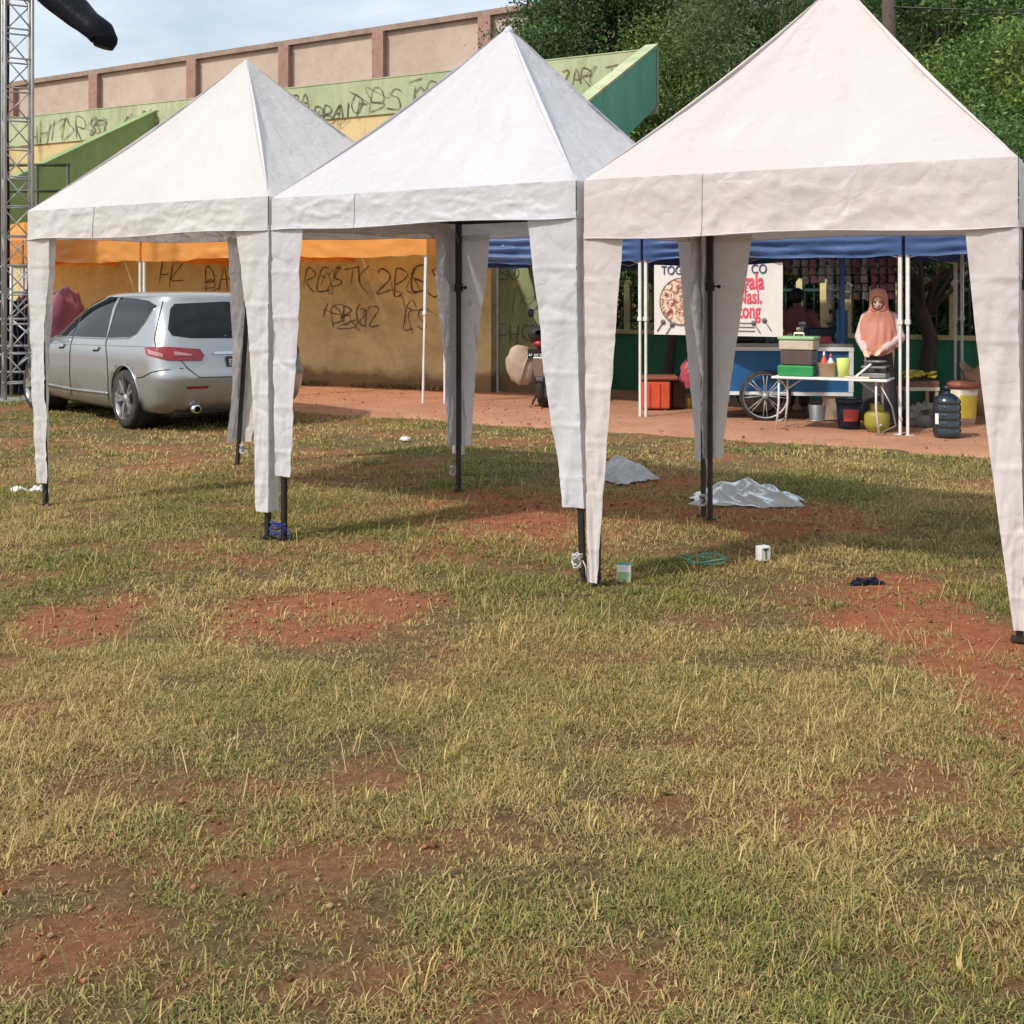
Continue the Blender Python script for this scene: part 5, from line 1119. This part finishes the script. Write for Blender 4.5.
remesh(mb.build('blouse', M['blouse'], t), .012, 4)
mb = MB(); mb.grid(lambda i, j: Vector((math.cos(i * 6.2832) * (.15 + .05 * j) * (1 + .05 * math.sin(i * 56)), .03 + math.sin(i * 6.2832) * (.15 + .06 * j) * (1 + .05 * math.cos(i * 50)), .86 - .80 * j)), 60, 14); mb.build('skirt', M['skirt'], t, merge=.0005)
RG = [(1.566, .005, .005, .0), (1.561, .048, .058, -.004), (1.545, .073, .084, -.006), (1.51, .091, .105, -.008), (1.465, .096, .110, -.008), (1.41, .097, .106, -.008), (1.36, .098, .102, -.008), (1.31, .118, .100, -.006), (1.27, .148, .106, 0), (1.23, .172, .118, .005), (1.18, .190, .135, .005), (1.10, .202, .150, 0), (1.0, .205, .165, -.005), (.93, .212, .175, -.01), (.89, .22, .18, -.01)]
mb = MB(); nu = 72
def rgi(v):
    f_ = v * (len(RG) - 1); i = min(int(f_), len(RG) - 2); k = f_ - i; return [RG[i][c] * (1 - k) + RG[i + 1][c] * k for c in range(4)]
def hj(i, j):
    z_, rx, ry, oy = rgi(j); a = i * 2 * math.pi; fo = max(0, (j - .5)) * 2; wv = 1 + .13 * fo ** .6 * abs(math.sin(a * 4.5 + j * 5.5 + 1.5 * math.sin(a * 2.3 + 1))) + .035 * fo * math.sin(a * 17 - j * 9) + .12 * fb3((math.cos(a) * 2, math.sin(a) * 2, j * 3), 1, 3) * fo
    dip = (.14 * max(0, -math.sin(a)) ** 2 - .05) * max(0, j - .85) / .15
    return Vector((math.cos(a) * rx * wv, math.sin(a) * ry * wv + oy - .060 * min(1, max(0, (z_ - 1.18) / .18)) - .16 * max(0, z_ - 1.36), z_ - dip - .012 * (z_ > 1.3)))
n0 = len(mb.f); mb.grid(hj, nu, 56); keep = [];
for k, f in enumerate(mb.f):
    c = sum((mb.v[i] for i in f), Vector()) / 4; e = ((c.x) / .066) ** 2 + ((c.z - 1.385) / .084) ** 2
    if not (c.y < -.09 and e < 1): keep.append(k)
mb.f = [mb.f[k] for k in keep]; mb.mi = mb.mi[:len(keep)]; mb.sm = mb.sm[:len(keep)]
mb.build('headscarf', M['hijab'], t, merge=.0005, solid=.008)
# --- man behind the cart, seen from behind in the shade
mp = Vector((797 - CX, 0, 0)) / F * 14.1; t = thing('person', 'person in a dark maroon shirt standing in the shade behind the cart', 'person', (mp.x, 14.1, .012), R(160))
mb = MB(); q = head(mb, Vector((0, -.03, 1.46)), R(16)); limb(mb, [Vector((0, .01, 1.38)), Vector((0, .02, 1.27))], [.052, .058]); limb(mb, [Vector((0, .02, 1.2)), Vector((0, .02, 1.05)), Vector((0, .02, .85))], [.12, .12, .13])
for s in (-1, 1):
    el = Vector((s * .26, -.03, 1.0)); wr = Vector((s * .10, -.24, .95)); limb(mb, [Vector((s * .19, .02, 1.23)), el, wr], [.055, .045, .027]); hand(mb, wr, Vector((-s * .4, -.8, 0)), -s, Vector((0, 0, -1)), .6)
    limb(mb, [Vector((s * .09, .02, .85)), Vector((s * .09, 0, .46)), Vector((s * .09, .03, .09))], [.09, .062, .042]); limb(mb, [Vector((s * .09, .03, .045)), Vector((s * .1, -.13, .03))], [.04, .028])
remesh(mb.build('body', M['skindark'], t), .008, 3)
mb = MB(); limb(mb, [Vector((0, .02, 1.21)), Vector((0, .02, 1.05)), Vector((0, .02, .80))], [.15, .145, .15])
for s in (-1, 1): limb(mb, [Vector((s * .16, .02, 1.225)), Vector((s * .25, -.02, 1.03))], [.085, .07])
remesh(mb.build('shirt', M['shirt'], t), .012, 4)
mb = MB(); limb(mb, [Vector((0, .02, .84)), Vector((0, .02, .78))], [.145, .14])
for s in (-1, 1): limb(mb, [Vector((s * .09, .02, .80)), Vector((s * .09, 0, .46)), Vector((s * .09, .03, .12))], [.105, .08, .065])
remesh(mb.build('trousers', M['skirt'], t), .012, 3)
mb = MB(); mb.ell(Vector((0, .0, 1.50)), (.090, .100, .082), 18, 12); mb.ell(Vector((0, .035, 1.455)), (.084, .075, .075), 16, 10); remesh(mb.build('hair', M['hair'], t), .008, 2)
for s in (-1, 1): MB().ell(q(s * .033, -.080, .004), (.012, .006, .005), 10, 6).build('eye', M['whitepaint'], t)
MB().ell(q(0, -.090, -.058), (.022, .006, .006), 12, 6).build('lips', M['lips'], t)

# ================================================================ trees
def crown_mesh(name, n, blobs, size, pal, seed, droop=.2, narrow=.42, parent=None):
    """many small leaves on twig clumps spread through a few overlapping volumes"""
    r = np.random.default_rng(seed); n = int(n * 1.35); per = 44; nc = n // per; w_ = np.array([b[3] * b[4] * b[5] for b in blobs]) ** .75; w_ = w_ / w_.sum()
    bi = r.choice(len(blobs), nc, p=w_); B = np.array(blobs)[bi]; d = r.normal(size=(nc, 3)); d /= np.linalg.norm(d, axis=1)[:, None]
    rad = r.random(nc) ** .22 * (.62 + .78 * fbm(d[:, 0] * 2.3 + bi * 3.1 + seed, d[:, 2] * 2.3 + d[:, 1] * 1.7, seed, 4)); c = B[:, :3] + d * B[:, 3:6] * rad[:, None]
    c = c[c[:, 2] > .25]; nc = len(c); br = r.random(nc); cs_ = np.repeat(c, per, 0); n = len(cs_); spread = size * 1.9
    p = cs_ + r.normal(size=(n, 3)) * spread * np.array([1, 1, .65])
    ax = r.normal(size=(n, 3)) + np.array([0, 0, -droop]); ax /= np.linalg.norm(ax, axis=1)[:, None]; q = r.normal(size=(n, 3)); sd = np.cross(ax, q); sd /= np.linalg.norm(sd, axis=1)[:, None]
    ln = size * .74 * (.6 + .8 * r.random(n)); a = ax * ln[:, None] * .5; b = sd * (ln * narrow * .5)[:, None]; V = np.stack([p - a, p + b, p + a, p - b], 1).reshape(-1, 3)
    pal = np.array(pal); ci = (np.repeat(br, per) * len(pal)).astype(int) % len(pal); C = pal[ci] * (.7 + .6 * r.random((n, 1))); C = np.repeat(C, 4, 0)
    return fast_mesh(name, V, np.arange(n * 4), np.full(n, 4), M['leaf'], C, parent=parent)
def tree(label, x, y, h, trunk_h, blobs, n, size, pal, seed, droop=.2, narrow=.42, tr=.16, lean=(0, 0), group='trees behind the fence and stadium', name='tree'):
    t = thing(name, label, 'tree', (x, y, 0), 0, group); rr = random.Random(seed); mb = MB(); top = Vector((lean[0], lean[1], trunk_h)); P = []; K = 8
    for k in range(K + 1): f_ = k / K; P.append(Vector((lean[0] * f_ + rr.uniform(-.05, .05), lean[1] * f_ + rr.uniform(-.05, .05), trunk_h * f_ - .05)))
    tk = mb.tube(P, [tr * (1.35 if k == 0 else 1 - .5 * k / K) for k in range(K + 1)], 12).build('trunk', M['bark'], t); lb = MB()
    for b in (blobs if len(blobs) < 12 else blobs[::2]):
        for k in range(3 if len(blobs) < 12 else 1):
            st = P[rr.randrange(4, K + 1)]; en = Vector(b[:3]) + Vector([rr.uniform(-.5, .5) * b[3 + q_] for q_ in range(3)]); md = st.lerp(en, .5) + Vector((rr.uniform(-.2, .2), rr.uniform(-.2, .2), .15)); lb.tube([st, md, en], [tr * .4, tr * .25, tr * .08], 6)
    lb.build('limbs', M['bark'], t); crown_mesh('crown', n, blobs, size, pal, seed, droop, narrow, t); return t
def blobs(h, r, z0, seed, n=9):
    """many small foliage masses spread over a crown so that it has lumps, hollows and gaps"""
    rr = random.Random(seed); B = []; n = n * 4; cz = (h + z0) / 2; hz = (h - z0) / 2
    for k in range(n):
        u = 1 - 2 * (k + .5) / n; a = k * 2.39996 + seed + rr.uniform(-.3, .3); q = math.sqrt(1 - u * u) * (1 - .25 * u); f_ = rr.uniform(.55, .92); br = r * rr.uniform(.17, .30)
        B.append((r * q * math.cos(a) * f_, r * q * math.sin(a) * f_, cz + hz * u * f_, br, br, br * rr.uniform(.6, .85)))
    return B
DK = [(.030, .066, .020), (.045, .090, .026), (.062, .12, .034), (.085, .15, .04)]
LG = [(.07, .14, .03), (.11, .20, .04), (.17, .26, .05), (.22, .30, .06)]
MD = [(.045, .095, .026), (.07, .14, .035), (.10, .18, .045), (.14, .21, .055)]
PL = [(.10, .15, .06), (.15, .20, .08), (.19, .24, .10), (.09, .14, .05)]
def X_(px, Y): return (px - CX) / F * Y
LG = [tuple(v * 1.0 for v in c) for c in LG]
tree('dark dense tree beside the right end of the stadium wall', X_(612, 28), 28, 10.5, 5, blobs(10.8, 3.0, 4.8, 1, 11), 52000, .15, DK, 1)
tree('second dark tree standing behind the green stair flank', X_(668, 30), 30, 11, 5, blobs(11.6, 3.4, 3.0, 2, 11), 50000, .16, DK + MD[:2], 2)
tree('bright yellow green tree rising above the gap between middle and right tents', X_(735, 25), 25, 9, 4, blobs(8.6, 3.0, 3.4, 3, 10), 50000, .13, LG + MD, 3)
tree('feathery grey green tree just left of the right tent peak', X_(775, 23), 23, 9, 4, blobs(9.2, 2.4, 4.2, 4, 8), 36000, .17, PL + MD[:1], 4, .6, .16)
tree('mid green tree right of the utility pole behind the right tent', X_(940, 24), 24, 10, 4, blobs(10.0, 3.2, 3.2, 5, 11), 52000, .14, MD + DK[2:], 5)
tree('bright leafy tree behind the right roof slope of the right tent', X_(1000, 19.5), 19.5, 7, 2.6, blobs(6.3, 2.3, 2.3, 6, 10), 46000, .12, LG + MD[2:], 6)
tree('large dark tree filling the top right corner', X_(1075, 27), 27, 11.5, 4, blobs(12, 4.4, 2.6, 7, 12), 56000, .17, MD + DK, 7)
tree('dark tree behind the right tent peak', X_(860, 30), 30, 10, 4, blobs(11.0, 3.6, 2.4, 8, 10), 40000, .18, DK + MD[:2], 8)
# tree leaning under the blue canopy by the fence, its leaves hanging low
tree('leaning dark tree under the blue canopy beside the yellow barrel', X_(938, 14.6), 14.6, 3.6, 2.5, [(.3, .1, 2.35, .9, .7, .38), (-.7, .2, 2.25, .7, .6, .32), (1.3, .2, 2.2, .8, .6, .42), (.2, .3, 3.3, 1.2, 1, .6)], 16000, .10, MD, 9, .5, .4, .12, (-.35, .1), 'trees by the roadside fence')
tree('slim tree with a slanting trunk before the green wall left of the banner', X_(664, 16.6), 16.6, 3.6, 2.6, [(.2, .2, 2.9, .8, .7, .5), (-.6, .3, 2.6, .7, .6, .5), (.9, .3, 2.7, .7, .6, .45)], 12000, .10, DK, 10, .4, .4, .09, (.3, .1), 'trees by the roadside fence')
tree('pale yellow barked sapling behind the woman at the fence', X_(835, 15.6), 15.9, 3.6, 2.7, [(.2, .2, 3.0, .8, .7, .5), (-.6, .3, 2.8, .7, .6, .4)], 9000, .10, MD, 11, .4, .4, .07, (.1, .1), 'trees by the roadside fence')
# shrubs filling the dark background behind the fence
labs = ['behind the parked motorbike', 'behind the left end of the fence', 'behind the white canopy post', 'behind the banner', 'behind the food cart', 'behind the man at the cart', 'behind the woman', 'behind the leaning tree', 'at the right end of the fence']
for k, px in enumerate((585, 635, 690, 740, 790, 840, 890, 950, 1010)):
    Y = 20.4 - k * .38; t = thing('shrub', 'dark leafy shrub ' + labs[k], 'shrub', (X_(px, Y), Y, 0), 0, 'shrubs behind the roadside fence'); B = [(random.uniform(-.6, .6), random.uniform(-.3, .5), .5 + q * .55, 1.0, .8, .55) for q in range(5)]
    mb = MB(); [mb.tube([(0, 0, -.05), (b[0] * .5, b[1] * .5, b[2] * .6), b[:3]], [.04, .03, .01], 6) for b in B]; mb.build('stems', M['bark'], t); crown_mesh('foliage', 11000, B, .13, DK + MD[:1], 60 + k, .2, .42, t)
# utility pole with cable
t = thing('utility_pole', 'brown wooden utility pole rising behind the right roof of the right tent', 'utility pole', (X_(889, 21), 21, 0)); MB().tube([(0, 0, -.1), (0, 0, 9.2)], [.16, .12], 14).build('pole', M['bark'], t)
MB().tube([(0, -.1, 7.0), (2.5, -.3, 6.85), (6, -.5, 7.1)], .018, 6).build('cable', M['black'], t)
# shared depth fog is not needed: the air in the photograph is clear
